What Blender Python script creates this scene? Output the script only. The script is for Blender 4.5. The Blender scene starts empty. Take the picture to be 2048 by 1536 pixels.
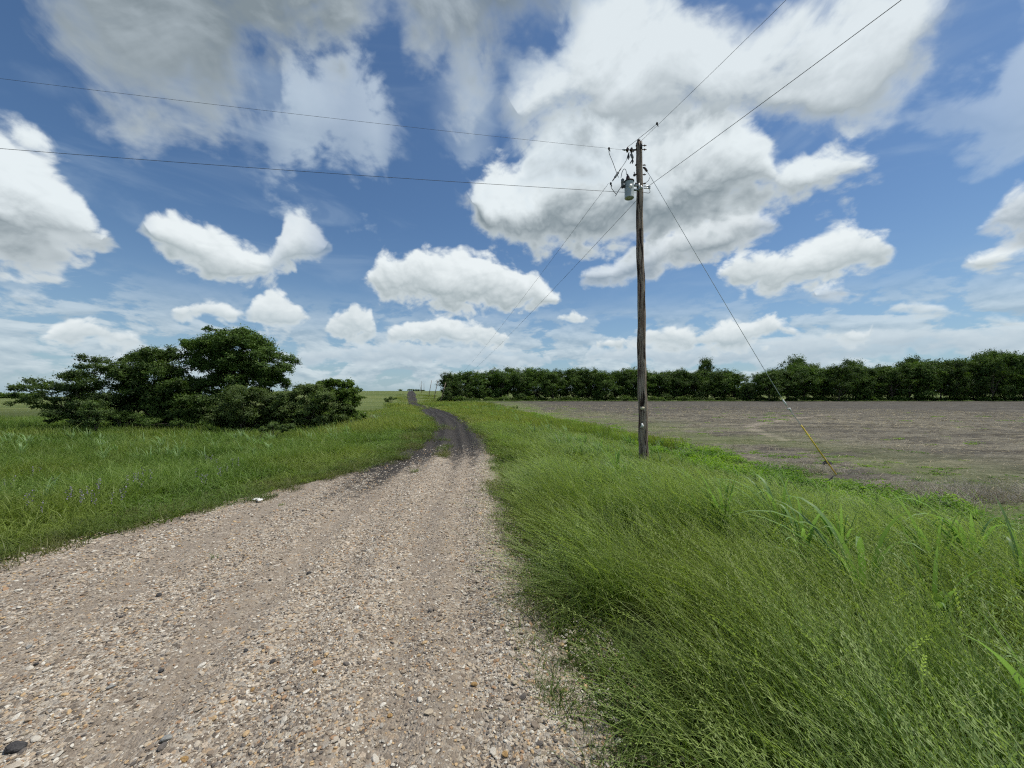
import bpy, math, random
import numpy as np
from mathutils import Vector, Matrix

random.seed(7)
RNG = np.random.default_rng(11)
SC = bpy.context.scene
COL = SC.collection
rad = math.radians

# ------------------------------------------------------------------ camera
EYE = 1.7
FPX = 770.0                     # focal length in pixels of a 2048 px wide picture
PITCH = rad(1.6)
cam_d = bpy.data.cameras.new('camera')
cam_d.sensor_width = 36.0
cam_d.lens = FPX / 2048 * 36.0
cam_d.clip_start = 0.05
cam_d.clip_end = 6000
cam = bpy.data.objects.new('camera', cam_d)
COL.objects.link(cam)
cam.location = (0, 0, EYE)
cam.rotation_euler = (rad(90) + PITCH, 0, 0)
SC.camera = cam


def pdir(x, y):
    a = (x - 1024) / FPX
    b = (768 - y) / FPX
    return Vector((a, math.cos(PITCH) - b * math.sin(PITCH), math.sin(PITCH) + b * math.cos(PITCH)))


def at(x, y, Y):
    d = pdir(x, y)
    k = Y / d.y
    return Vector((d.x * k, Y, EYE + d.z * k))


# ------------------------------------------------------------------ node helper
class N:
    def __init__(s, tree):
        s.t = tree
        s.n = tree.nodes
        s.l = tree.links

    def put(s, sock, v):
        if v is None:
            return
        if isinstance(v, bpy.types.NodeSocket):
            s.l.new(v, sock)
        else:
            sock.default_value = v

    def node(s, typ, **kw):
        n = s.n.new(typ)
        for k, v in kw.items():
            setattr(n, k, v)
        return n

    def m(s, op, a, b=None, c=None, clamp=False):
        n = s.n.new('ShaderNodeMath')
        n.operation = op
        n.use_clamp = clamp
        s.put(n.inputs[0], a)
        s.put(n.inputs[1], b)
        if c is not None:
            s.put(n.inputs[2], c)
        return n.outputs[0]

    def add(s, a, b): return s.m('ADD', a, b)
    def sub(s, a, b): return s.m('SUBTRACT', a, b)
    def mul(s, a, b): return s.m('MULTIPLY', a, b)
    def div(s, a, b): return s.m('DIVIDE', a, b)
    def mn(s, a, b): return s.m('MINIMUM', a, b)
    def mx(s, a, b): return s.m('MAXIMUM', a, b)

    def v(s, op, a, b=None, c=None):
        n = s.n.new('ShaderNodeVectorMath')
        n.operation = op
        s.put(n.inputs[0], a)
        if b is not None:
            s.put(n.inputs[1], b)
        if c is not None:
            s.put(n.inputs[2], c)
        return n.outputs['Value'] if op in ('DOT_PRODUCT', 'LENGTH', 'DISTANCE') else n.outputs[0]

    def rng(s, x, a, b, c=0.0, d=1.0, smooth=True):
        n = s.n.new('ShaderNodeMapRange')
        n.interpolation_type = 'SMOOTHSTEP' if smooth else 'LINEAR'
        for i, q in enumerate((x, a, b, c, d)):
            s.put(n.inputs[i], q)
        return n.outputs[0]

    def mix(s, f, a, b):
        n = s.n.new('ShaderNodeMix')
        n.data_type = 'RGBA'
        s.put(n.inputs[0], f)
        s.put(n.inputs[6], a if isinstance(a, bpy.types.NodeSocket) else (*a, 1))
        s.put(n.inputs[7], b if isinstance(b, bpy.types.NodeSocket) else (*b, 1))
        return n.outputs[2]

    def noise(s, vec, scale, detail=4, rough=0.5, dist=0.0, dims='3D'):
        n = s.n.new('ShaderNodeTexNoise')
        n.noise_dimensions = dims
        s.put(n.inputs['Vector'], vec)
        n.inputs['Scale'].default_value = scale
        n.inputs['Detail'].default_value = detail
        n.inputs['Roughness'].default_value = rough
        n.inputs['Distortion'].default_value = dist
        return n.outputs[0]

    def vor(s, vec, scale, feature='F1', rnd=1.0):
        n = s.n.new('ShaderNodeTexVoronoi')
        n.feature = feature
        s.put(n.inputs['Vector'], vec)
        n.inputs['Scale'].default_value = scale
        n.inputs['Randomness'].default_value = rnd
        return n

    def ramp(s, f, stops, mode='LINEAR'):
        n = s.n.new('ShaderNodeValToRGB')
        cr = n.color_ramp
        cr.interpolation = mode
        while len(cr.elements) < len(stops):
            cr.elements.new(0.5)
        for e, (p, c) in zip(cr.elements, stops):
            e.position = p
            e.color = (*c, 1)
        s.put(n.inputs[0], f)
        return n.outputs[0]

    def comb(s, x, y, z):
        n = s.n.new('ShaderNodeCombineXYZ')
        for i, q in enumerate((x, y, z)):
            s.put(n.inputs[i], q)
        return n.outputs[0]


# ------------------------------------------------------------------ sun and sky
SUN_EL, SUN_AZ = rad(66), rad(78)        # azimuth measured from +Y (ahead) towards +X (right)
w = bpy.data.worlds.new('World')
SC.world = w
w.use_nodes = True
wn = N(w.node_tree)
w.node_tree.nodes.clear()
SKY_STRENGTH = 0.1
sky = wn.node('ShaderNodeTexSky', sky_type='NISHITA')
sky.sun_disc = False
sky.sun_elevation = SUN_EL
sky.sun_rotation = SUN_AZ
sky.altitude = 0
sky.air_density = 1.0
sky.dust_density = 0.6
sky.ozone_density = 2.2
geo = wn.node('ShaderNodeTexCoord')
D = wn.v('NORMALIZE', geo.outputs['Generated'])
sep = wn.node('ShaderNodeSeparateXYZ')
wn.l.new(D, sep.inputs[0])
dx, dy, dz = sep.outputs
AZ = wn.m('ARCTAN2', dx, dy)
HOR = wn.m('SQRT', wn.add(wn.mul(dx, dx), wn.mul(dy, dy)))
V = wn.m('DIVIDE', dz, wn.mx(HOR, 0.02))       # tangent of the elevation

AZM = 1.0                                        # the cloud rows span +-1 rad about the view
VM0, VM1 = -0.1, 1.3


def enc(v):
    return min(1, max(0, (v - VM0) / (VM1 - VM0)))


def row_pts(seg):
    """(x, ytop, ybottom[, opacity]) in picture terms -> (azimuth, tan top, tan bottom, opacity)"""
    out = []
    for q in seg:
        x, a, b = q[:3]
        o = q[3] if len(q) > 3 else 1.0
        dt, db = pdir(x, a), pdir(x, b)
        out.append((math.atan2(dt.x, dt.y), dt.z / math.hypot(dt.x, dt.y), db.z / math.hypot(db.x, db.y), o))
    return out


def row_node(segs):
    """one RGB Curves node: red = top profile, green = base profile, blue = opacity, over azimuth"""
    prof = []
    segs = sorted((row_pts(q) for q in segs), key=lambda p: p[0][0])
    for i, p in enumerate(segs):
        a0, t0, b0, o0 = p[0]
        a1, t1, b1, o1 = p[-1]
        g0 = a0 - segs[i - 1][-1][0] if i else 1
        g1 = segs[i + 1][0][0] - a1 if i < len(segs) - 1 else 1
        e0, e1 = min(.07, g0 * .45), min(.07, g1 * .45)
        m0, m1 = (t0 + b0) / 2, (t1 + b1) / 2
        prof.append((a0 - e0, m0 - e0 * 1.3, m0 + e0 * 1.3, 0))
        prof += p
        prof.append((a1 + e1, m1 - e1 * 1.3, m1 + e1 * 1.3, 0))
    n = wn.node('ShaderNodeRGBCurve')
    xs = np.array([(q[0] + AZM) / (2 * AZM) for q in prof])
    us = np.linspace(0, 1, 160)
    for ci, k in ((0, 1), (1, 2), (2, 3)):
        ys = np.array([enc(q[k]) if k < 3 else q[3] for q in prof])
        c = n.mapping.curves[ci]
        vals = np.interp(us, xs, ys)
        keep = [0]
        for i in range(1, len(us) - 1):
            if abs(vals[i - 1] + vals[i + 1] - 2 * vals[i]) > 5e-4 or i % 12 == 0:
                keep.append(i)
        keep.append(len(us) - 1)
        pts = c.points
        pts[0].location = (us[0], vals[0])
        pts[1].location = (us[-1], vals[-1])
        for i in keep[1:-1]:
            pts.new(us[i], vals[i])
        for p_ in pts:
            p_.handle_type = 'VECTOR'
    n.mapping.update()
    wn.l.new(U3, n.inputs['Color'])
    s3 = wn.node('ShaderNodeSeparateXYZ')
    wn.l.new(n.outputs[0], s3.inputs[0])
    return s3.outputs


Uaz = wn.m('MULTIPLY_ADD', AZ, 1 / (2 * AZM), 0.5, clamp=True)
U3 = wn.comb(Uaz, Uaz, Uaz)

ROWS = [   # far (low) clouds first, the overhead ones last
    # the low bank over the horizon
    dict(segs=[[(60, 712, 735, .7), (200, 705, 735, .7), (330, 715, 735, .6)],
               [(600, 700, 735, .8), (700, 690, 735, .8), (800, 680, 735, .8), (900, 690, 735, .8), (1010, 690, 738, .7), (1100, 712, 735, .7)],
               [(1180, 690, 735, .8), (1300, 690, 735, .85), (1450, 680, 735, .85), (1600, 665, 735, .8), (1700, 660, 730, .75), (1850, 650, 720, .7), (2000, 650, 715, .7), (2060, 650, 715, .6)]],
         amp=(0.020, 0.03), white=(.62, .71, .77), grey=(.42, .52, .60)),
    # low row of cumulus
    dict(segs=[[(90, 668, 690), (130, 630, 697), (190, 632, 700), (240, 655, 700), (300, 680, 692)],
               [(350, 612, 636), (400, 597, 650), (440, 603, 650), (478, 625, 642)],
               [(492, 612, 645), (530, 586, 664), (580, 590, 668), (630, 634, 658)],
               [(642, 652, 676), (670, 620, 690), (705, 598, 690), (748, 626, 682)],
               [(780, 655, 680), (820, 640, 694), (870, 628, 698), (930, 645, 698), (985, 640, 698), (1012, 662, 692)],
               [(1115, 632, 644), (1145, 620, 652), (1176, 631, 645)],
               [(1195, 680, 702), (1250, 668, 706), (1300, 655, 708), (1345, 652, 706), (1400, 660, 704), (1470, 640, 700), (1500, 640, 698), (1535, 620, 696), (1570, 642, 690), (1600, 658, 684)],
               [(1640, 660, 690, .8), (1690, 652, 694, .8), (1740, 664, 690, .7)],
               [(1760, 618, 642, .7), (1800, 592, 642, .8), (1850, 598, 640, .8), (1950, 625, 650, .6), (2050, 640, 665, .6)]],
         amp=(0.030, 0.04), white=(.80, .86, .88), grey=(.40, .49, .54)),
    # middle row
    dict(segs=[[(0, 585, 600, .45), (60, 588, 608, .45), (120, 600, 612, .4)],
               [(308, 450, 480), (350, 446, 505), (400, 456, 548), (440, 470, 570), (480, 492, 576), (520, 505, 570), (552, 500, 556, .8), (575, 452, 545, .9), (602, 442, 528, .9), (640, 475, 512, .6)],
               [(735, 545, 575), (765, 508, 603), (800, 505, 614), (850, 496, 622), (880, 515, 626), (920, 500, 632), (960, 512, 632), (1010, 528, 632), (1060, 550, 622), (1115, 594, 610)],
               [(1440, 535, 570), (1475, 502, 590), (1530, 505, 592), (1590, 505, 572), (1640, 472, 560), (1700, 455, 550), (1755, 465, 522), (1782, 485, 508)],
               [(1942, 516, 536), (1990, 502, 545), (2060, 500, 548)]],
         amp=(0.030, 0.05), white=(.83, .89, .91), grey=(.33, .40, .43)),
    dict(segs=[[(0, 292, 540), (45, 298, 545), (90, 325, 545), (130, 378, 538), (170, 420, 520), (203, 462, 490)],
               [(1165, 545, 562, .7), (1225, 538, 562, .8), (1270, 500, 558, .8), (1340, 462, 540), (1420, 440, 515), (1500, 418, 490), (1545, 440, 465, .8)],
               [(1640, 575, 605, .7), (1680, 570, 605, .8), (1715, 586, 598, .7)],
               [(1960, 455, 480, .6), (2000, 395, 485, .9), (2060, 360, 485, .9)]],
         lit=(.18, 1.05), amp=(0.03, 0.07), white=(.80, .86, .89), grey=(.25, .31, .35)),
    # the big cloud right of the middle: lower half
    dict(segs=[[(-60, 292, 520), (-10, 290, 540), (60, 310, 540), (120, 375, 530), (180, 440, 510)],
               [(955, 385, 425), (985, 372, 470), (1040, 362, 492), (1075, 300, 488), (1110, 240, 488), (1180, 218, 494), (1260, 215, 482), (1330, 208, 455),
                (1400, 212, 425), (1470, 225, 405), (1515, 250, 402), (1560, 335, 402), (1640, 312, 400), (1695, 298, 385), (1740, 322, 352)]],
         lit=(.22, .85), amp=(0.04, 0.11), white=(.80, .87, .90), grey=(.22, .275, .31)),
    # wisps
    dict(segs=[[(545, 230, 290, .35), (570, 130, 300, .55), (620, 120, 330, .6), (700, 170, 365, .5), (755, 230, 360, .6), (780, 270, 320, .4)],
               [(905, 150, 190, .2), (940, 132, 235, .45), (975, 170, 230, .25)],
               [(1030, 180, 240, .4), (1120, 90, 230, .55), (1190, 15, 240, .6), (1250, -60, 240, .5), (1330, -80, 200, .5)],
               [(1680, 170, 200, .3), (1780, 178, 205, .35), (1880, 200, 225, .3), (1990, 200, 260, .4), (2060, 40, 270, .5)]],
         amp=(0.08, 0.16), white=(.66, .76, .84), grey=(.50, .60, .68)),
    dict(segs=[[(1045, 205, 245), (1075, 165, 240), (1130, 110, 232), (1190, 35, 255), (1250, -20, 268), (1350, -20, 268), (1420, 50, 250), (1480, 72, 232),
                (1545, 55, 225), (1600, 25, 245), (1660, 0, 245), (1740, -30, 210), (1800, -60, 165), (1850, -20, 95)]],
         lit=(.04, .90), mott=.3, soft=1.6, amp=(0.05, 0.12), white=(.74, .81, .85), grey=(.33, .39, .43)),
    dict(segs=[[(80, -400, 20), (150, -420, 80), (210, -420, 125), (270, -420, 165), (330, -420, 198), (390, -420, 175), (440, -420, 205), (500, -420, 170), (560, -420, 135),
                (640, -420, 125), (700, -420, 80), (730, -420, 0), (755, -420, -60), (780, -420, -60), (810, -420, 10), (850, -400, 62, .9), (900, -400, 95, .9), (960, -400, 112, .9), (1020, -400, 95, .9), (1090, -400, 60, .8), (1150, -360, 10, .7)]],
         lit=(.30, 1.6), mott=1.6, soft=2.0, amp=(0.05, 0.12), white=(.62, .70, .76), grey=(.225, .275, .31)),
]

Dn = wn.v('MULTIPLY', D, (1, 1, 1.35))
n_lo = wn.noise(Dn, 5.2, 6, 0.52, 0.6)
n_hi = wn.noise(Dn, 17.0, 6, 0.58, 0.4)


def puffs(vec, detail):
    warp = wn.v('MULTIPLY_ADD', W3, (.05, .05, .05), vec)
    q = wn.vor(warp, 19.0)
    q.inputs['Detail'].default_value = detail
    q.inputs['Roughness'].default_value = .55
    q.normalize = True
    return wn.m('MULTIPLY_ADD', q.outputs['Distance'], -1.15, 0.92)


wq = wn.node('ShaderNodeTexNoise')
wn.l.new(Dn, wq.inputs['Vector'])
wq.inputs['Scale'].default_value = 9.0
wq.inputs['Detail'].default_value = 2
W3 = wq.outputs['Color']
pf = puffs(Dn, 2.0)
n_hi = wn.add(wn.mul(n_hi, .5), wn.mul(pf, .5))
kv = wn.rng(V, 0.10, 0.55)
NZ = wn.add(wn.mul(n_lo, wn.m('MULTIPLY_ADD', kv, 0.60, 0.30)), wn.mul(n_hi, wn.m('MULTIPLY_ADD', kv, -0.28, 0.76)))
NZ = wn.m('MULTIPLY_ADD', NZ, 1.0, -0.565)                        # about zero mean
# relief: the same noise a little higher up, towards the sun
Dup = wn.v('ADD', Dn, (0.006, 0.0, 0.022))
n_lo2 = wn.noise(Dup, 5.2, 3, 0.52, 0.6)
Dup2 = wn.v('ADD', Dn, (0.002, 0.0, 0.008))
n_hi2 = wn.add(wn.mul(wn.noise(Dup2, 17.0, 2, 0.50, 0.4), .5), wn.mul(puffs(Dup2, 1.0), .5))
REL = wn.mul(wn.add(wn.mul(wn.sub(n_lo, n_lo2), 1.5), wn.mul(wn.sub(n_hi, n_hi2), .9)), wn.m('MULTIPLY_ADD', kv, -.45, 1.0))

K = 1.0 / SKY_STRENGTH
base = sky.outputs[0]
tint = wn.node('ShaderNodeMix', data_type='RGBA', blend_type='MULTIPLY')
tint.inputs[0].default_value = 1
wn.l.new(base, tint.inputs[6])
tint.inputs[7].default_value = (.66, .84, .97, 1)
SKYTINT = tint
# thin milky air low down
mist = wn.m('POWER', wn.rng(V, 0.55, 0.0, 0, 1, False), 3.0)
col = wn.mix(wn.mul(mist, 0.70), tint.outputs[2], tuple(K * c for c in (.38, .52, .62)))
# faint high streaks
Dc = wn.v('MULTIPLY', D, (1.0, 1.0, 4.0))
cir = wn.noise(Dc, 2.2, 5, 0.55, 1.0)
col = wn.mix(wn.mul(wn.rng(cir, 0.50, 0.78), 0.35), col, tuple(K * c for c in (.50, .62, .74)))


# banks of far cloud stacked over the horizon
Db = wn.comb(wn.mul(AZ, 9.0), wn.mul(V, 21.0), 0.0)
bank = wn.noise(Db, 1.0, 6, 0.58, 0.2)
Db2 = wn.comb(wn.mul(AZ, 9.0), wn.m('MULTIPLY_ADD', V, 21.0, 0.22), 0.0)
bank2 = wn.noise(Db2, 1.0, 4, 0.58, 0.2)
bsh = wn.m('MULTIPLY_ADD', wn.sub(bank, bank2), 4.0, 0.5, clamp=True)
bm = wn.mul(wn.rng(V, 0.26, 0.10), wn.rng(V, 0.0, 0.05))
ba = wn.mul(wn.rng(bank, 0.42, 0.51), bm)
col = wn.mix(wn.mul(ba, 0.75), col, wn.mix(bsh, tuple(K * c for c in (.38, .48, .56)), tuple(K * c for c in (.68, .76, .80))))


def lay(col, D_, alpha_op, shade, white, grey, soft):
    al = wn.mul(wn.rng(D_, 0.0, soft), alpha_op)
    c = wn.mix(shade, tuple(K * q for q in grey), tuple(K * q for q in white))
    return wn.mix(al, col, c)


for r in ROWS:
    top, bot, op = row_node(r['segs'])
    T = wn.m('MULTIPLY_ADD', top, VM1 - VM0, VM0)
    B = wn.m('MULTIPLY_ADD', bot, VM1 - VM0, VM0)
    a0, a1 = r['amp']
    F = wn.mn(wn.mul(wn.sub(T, V), 1.5), wn.mul(wn.sub(V, B), .95))
    nz = wn.mul(NZ, wn.m('MULTIPLY_ADD', V, a1 * 5.6, a0 * 6.2))
    Dd = wn.add(F, nz)
    sk = r.get('soft', 1.0)
    softv = wn.m('MULTIPLY_ADD', V, a1 * 1.1 * sk, a0 * 0.55 * sk)
    t = wn.div(wn.sub(V, B), wn.mx(wn.sub(T, B), 0.01))
    t = wn.add(t, wn.mul(NZ, 1.1))
    lit = wn.rng(t, *r.get('lit', (0.0, 1.0)))
    se = wn.m('MULTIPLY_ADD', V, a1 * 1.1, a0 * 0.55)
    edge = wn.rng(Dd, wn.mul(se, 2.0), wn.mul(se, 0.3))     # thin rims stay bright
    sh = wn.mx(lit, wn.mul(edge, 0.6))
    if r.get('mott'):
        sh = wn.add(sh, wn.mul(wn.sub(n_lo, .47), r['mott']))
    sh = wn.m('ADD', sh, REL, clamp=True)
    col = lay(col, Dd, op, sh, r['white'], r['grey'], softv)

# clouds outside the part of the sky seen in the photograph (they light the place)
Pl = wn.v('DIVIDE', D, wn.comb(wn.mx(dz, .08), wn.mx(dz, .08), 1.0))
og = wn.noise(Pl, 0.9, 4, 0.55)
out_front = wn.mx(wn.rng(wn.m('ABSOLUTE', AZ), 1.0, 1.25), wn.rng(V, 1.1, 1.5))
oa = wn.mul(wn.mul(wn.rng(og, 0.46, 0.60), out_front), wn.rng(dz, 0.0, 0.06))
col = wn.mix(wn.mul(oa, 0.9), col, tuple(K * q for q in (.60, .66, .70)))
bg = wn.node('ShaderNodeBackground')
bg.inputs[1].default_value = SKY_STRENGTH
wn.l.new(col, bg.inputs[0])
wo = wn.node('ShaderNodeOutputWorld')
wn.l.new(bg.outputs[0], wo.inputs[0])
w.cycles.sampling_method = 'MANUAL'
w.cycles.sample_map_resolution = 512

sun_d = bpy.data.lights.new('sun', 'SUN')
sun_d.energy = 4.2
sun_d.angle = rad(2.0)
sun_d.color = (1.0, 0.95, 0.86)
sun = bpy.data.objects.new('sun', sun_d)
COL.objects.link(sun)
sdir = Vector((math.sin(SUN_AZ) * math.cos(SUN_EL), math.cos(SUN_AZ) * math.cos(SUN_EL), math.sin(SUN_EL)))
sun.rotation_euler = sdir.to_track_quat('Z', 'Y').to_euler()

vs = SC.view_settings
vs.view_transform = 'Standard'
vs.look = 'None'
vs.exposure = 0.0
vs.gamma = 1.0
SC.render.engine = 'CYCLES'
cy = SC.cycles
cy.max_bounces = 5
cy.diffuse_bounces = 3
cy.glossy_bounces = 2
cy.transmission_bounces = 4
cy.transparent_max_bounces = 4
cy.caustics_reflective = False
cy.caustics_refractive = False
cy.use_adaptive_sampling = True
cy.adaptive_threshold = 0.03
cy.adaptive_min_samples = 16
cy.use_denoising = False
cy.denoiser = 'OPENIMAGEDENOISE'
cy.filter_width = 1.2


# ------------------------------------------------------------------ helpers
def sst(a, b, x):
    t = np.clip((x - a) / (b - a), 0, 1)
    return t * t * (3 - 2 * t)


def vnoise(x, y, seed=0):
    xi, yi = np.floor(x).astype(np.int64), np.floor(y).astype(np.int64)
    fx, fy = x - xi, y - yi
    fx, fy = fx * fx * (3 - 2 * fx), fy * fy * (3 - 2 * fy)

    def h(i, j):
        n = (i * 374761393 + j * 668265263 + seed * 974634777) & 0xffffffff
        n = ((n ^ (n >> 13)) * 1274126177) & 0xffffffff
        return ((n ^ (n >> 16)) & 0xffff) / 65535.0
    return (h(xi, yi) * (1 - fx) + h(xi + 1, yi) * fx) * (1 - fy) + (h(xi, yi + 1) * (1 - fx) + h(xi + 1, yi + 1) * fx) * fy


def fbm(x, y, oct=4, seed=0, rough=0.5):
    s, a, tot = 0, 1, 0
    for k in range(oct):
        s = s + a * vnoise(x * 2 ** k + 17.3 * k, y * 2 ** k - 9.1 * k, seed + k)
        tot += a
        a *= rough
    return s / tot


def tag(o, label=None, cat=None, group=None, kind=None):
    if label:
        o['label'] = label
    if cat:
        o['category'] = cat
    if group:
        o['group'] = group
    if kind:
        o['kind'] = kind
    return o


def link(name, me, mat=None, parent=None, coll=COL):
    o = bpy.data.objects.new(name, me)
    if coll is not None:
        coll.objects.link(o)
    if mat is not None and me is not None and not me.materials:
        me.materials.append(mat)
    if parent is not None:
        o.parent = parent
    return o


def empty(name, loc, rz=0.0):
    o = bpy.data.objects.new(name, None)
    o.empty_display_size = 0.2
    COL.objects.link(o)
    o.location = loc
    o.rotation_euler = (0, 0, rz)
    return o


def np_mesh(name, verts, quads=None, tris=None, smooth=True, attrs=None):
    me = bpy.data.meshes.new(name)
    verts = np.asarray(verts, np.float32)
    loops, starts, tot = [], [], []
    n0 = 0
    if quads is not None and len(quads):
        q = np.asarray(quads, np.int32)
        loops.append(q.ravel())
        starts.append(np.arange(len(q)) * 4)
        n0 = len(q) * 4
    if tris is not None and len(tris):
        t = np.asarray(tris, np.int32)
        loops.append(t.ravel())
        starts.append(n0 + np.arange(len(t)) * 3)
    loops = np.concatenate(loops)
    starts = np.concatenate(starts).astype(np.int32)
    me.vertices.add(len(verts))
    me.vertices.foreach_set('co', verts.ravel())
    me.loops.add(len(loops))
    me.loops.foreach_set('vertex_index', loops)
    me.polygons.add(len(starts))
    me.polygons.foreach_set('loop_start', starts)
    if attrs:
        for k, a in attrs.items():
            at_ = me.attributes.new(k, 'FLOAT', 'POINT')
            at_.data.foreach_set('value', np.asarray(a, np.float32))
    me.update(calc_edges=True)
    me.validate()
    me.polygons.foreach_set('use_smooth', [smooth] * len(me.polygons))
    return me


class MB:
    """collects tubes, boxes and lathes into one mesh"""

    def __init__(s):
        s.v, s.q, s.t, s.n = [], [], [], 0

    def addv(s, v):
        s.v.append(np.asarray(v, float))
        k = s.n
        s.n += len(v)
        return k

    def tube(s, pts, rads, seg=8, cap=True):
        pts = [Vector(p) for p in pts]
        if not hasattr(rads, '__len__'):
            rads = [rads] * len(pts)
        up = None
        rings = []
        for i, p in enumerate(pts):
            d = (pts[min(i + 1, len(pts) - 1)] - pts[max(i - 1, 0)])
            d = d.normalized() if d.length > 1e-9 else Vector((0, 0, 1))
            if up is None:
                up = Vector((1, 0, 0)) if abs(d.x) < 0.8 else Vector((0, 1, 0))
            a = (up - d * up.dot(d)).normalized()
            b = d.cross(a)
            up = a
            ring = [p + (a * math.cos(2 * math.pi * k / seg) + b * math.sin(2 * math.pi * k / seg)) * rads[i] for k in range(seg)]
            rings.append([tuple(q) for q in ring])
        k0 = s.addv([q for r in rings for q in r])
        for i in range(len(pts) - 1):
            for k in range(seg):
                a, b = k0 + i * seg + k, k0 + i * seg + (k + 1) % seg
                s.q.append((a, b, b + seg, a + seg))
        if cap:
            for i, e in ((0, 0), (len(pts) - 1, 1)):
                c = s.addv([tuple(pts[i])])
                for k in range(seg):
                    a, b = k0 + i * seg + k, k0 + i * seg + (k + 1) % seg
                    s.t.append((a, b, c) if e else (b, a, c))
        return s

    def lathe(s, base, axis, prof, seg=20):
        """prof: (distance along axis, radius)"""
        base, axis = Vector(base), Vector(axis).normalized()
        s.tube([base + axis * h for h, r in prof], [max(r, 1e-4) for h, r in prof], seg)
        return s

    def box(s, c, size, rot=None):
        c = Vector(c)
        hx, hy, hz = [q / 2 for q in size]
        pts = []
        for z in (-hz, hz):
            for x, y in ((-hx, -hy), (hx, -hy), (hx, hy), (-hx, hy)):
                p = Vector((x, y, z))
                if rot is not None:
                    p = rot @ p
                pts.append(tuple(c + p))
        k = s.addv(pts)
        for f in ((0, 3, 2, 1), (4, 5, 6, 7), (0, 1, 5, 4), (1, 2, 6, 5), (2, 3, 7, 6), (3, 0, 4, 7)):
            s.q.append(tuple(k + i for i in f))
        return s

    def build(s, name, mat, parent=None, smooth=True, origin=None):
        v = np.concatenate(s.v)
        if origin is not None:
            v = v - np.array(origin)
        me = np_mesh(name, v, s.q, s.t, smooth)
        o = link(name, me, mat, parent)
        if origin is not None:
            o.location = origin
        return o


def mat_new(name):
    m = bpy.data.materials.new(name)
    m.use_nodes = True
    m.node_tree.nodes.clear()
    n = N(m.node_tree)
    out = n.node('ShaderNodeOutputMaterial')
    return m, n, out


def principled(n, out, color, rough=0.8, metal=0.0, bump=None, bstr=0.3, bdist=0.01, spec=0.3):
    p = n.node('ShaderNodeBsdfPrincipled')
    if isinstance(color, bpy.types.NodeSocket):
        n.l.new(color, p.inputs['Base Color'])
    else:
        p.inputs['Base Color'].default_value = (*color, 1)
    n.put(p.inputs['Roughness'], rough)
    p.inputs['Metallic'].default_value = metal
    p.inputs['Specular IOR Level'].default_value = spec
    if bump is not None:
        b = n.node('ShaderNodeBump')
        b.inputs['Strength'].default_value = bstr
        b.inputs['Distance'].default_value = bdist
        n.l.new(bump, b.inputs['Height'])
        n.l.new(b.outputs[0], p.inputs['Normal'])
    n.l.new(p.outputs[0], out.inputs[0])
    return p


def attr(n, name):
    a = n.node('ShaderNodeAttribute')
    a.attribute_name = name
    return a.outputs['Fac']


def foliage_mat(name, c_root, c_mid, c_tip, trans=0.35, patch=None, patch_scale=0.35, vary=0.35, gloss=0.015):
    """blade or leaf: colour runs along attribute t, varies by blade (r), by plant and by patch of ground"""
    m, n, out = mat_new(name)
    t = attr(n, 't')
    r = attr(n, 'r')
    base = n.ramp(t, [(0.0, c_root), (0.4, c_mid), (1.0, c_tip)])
    oi = n.node('ShaderNodeObjectInfo')
    g = n.node('ShaderNodeNewGeometry')
    if patch is not None:
        pn = n.noise(g.outputs['Position'], patch_scale, 2, 0.6)
        base = n.mix(n.rng(pn, 0.42, 0.62), base, n.mix(0.75, base, patch))
    k = n.add(n.mul(r, vary), n.mul(oi.outputs['Random'], vary * 0.8))
    k = n.add(k, 1.0 - vary * 0.9)
    sc = n.node('ShaderNodeVectorMath', operation='SCALE')
    n.l.new(base, sc.inputs[0])
    n.l.new(k, sc.inputs['Scale'])
    c = sc.outputs[0]
    d = n.node('ShaderNodeBsdfDiffuse')
    n.l.new(c, d.inputs[0])
    tr = n.node('ShaderNodeBsdfTranslucent')
    tc = n.v('MULTIPLY', c, (1.15, 1.25, 0.55))
    n.l.new(tc, tr.inputs[0])
    mx = n.node('ShaderNodeMixShader')
    mx.inputs[0].default_value = trans
    n.l.new(d.outputs[0], mx.inputs[1])
    n.l.new(tr.outputs[0], mx.inputs[2])
    gl = n.node('ShaderNodeBsdfGlossy')
    gl.inputs['Roughness'].default_value = 0.5
    gl.inputs[0].default_value = (1, 1, 1, 1)
    m2 = n.node('ShaderNodeMixShader')
    m2.inputs[0].default_value = gloss
    n.l.new(mx.outputs[0], m2.inputs[1])
    n.l.new(gl.outputs[0], m2.inputs[2])
    n.l.new(m2.outputs[0], out.inputs[0])
    return m


# ------------------------------------------------------------------ lie of the land
def XL(Y):   # left edge of the road
    return np.interp(Y, [-8, 0, 2, 3.9, 5.2, 6.7, 8.0, 9.2, 11, 14.5, 18, 21.8, 30, 44, 66, 96, 130, 165, 190, 230, 270, 350, 900],
                     [-9, -6.7, -5.95, -5.2, -4.85, -4.3, -3.7, -3.35, -3.2, -3.3, -3.85, -4.6, -6.9, -10.6, -16, -25.6, -35, -44.5, -51.8, -62.5, -73, -93, -220])


def XR(Y):   # right edge of the road
    return np.interp(Y, [-8, 0, 1.75, 3, 3.9, 5, 6.7, 8.8, 11, 14.5, 18, 21.8, 30, 44, 66, 96, 130, 165, 190, 230, 270, 350, 900],
                     [1.2, .75, .52, .30, .16, -.02, -.12, -.22, -.45, -.95, -1.5, -2.1, -3.8, -7.2, -12.7, -22.3, -32, -40.6, -47.6, -57.3, -68.3, -90, -214])


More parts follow.
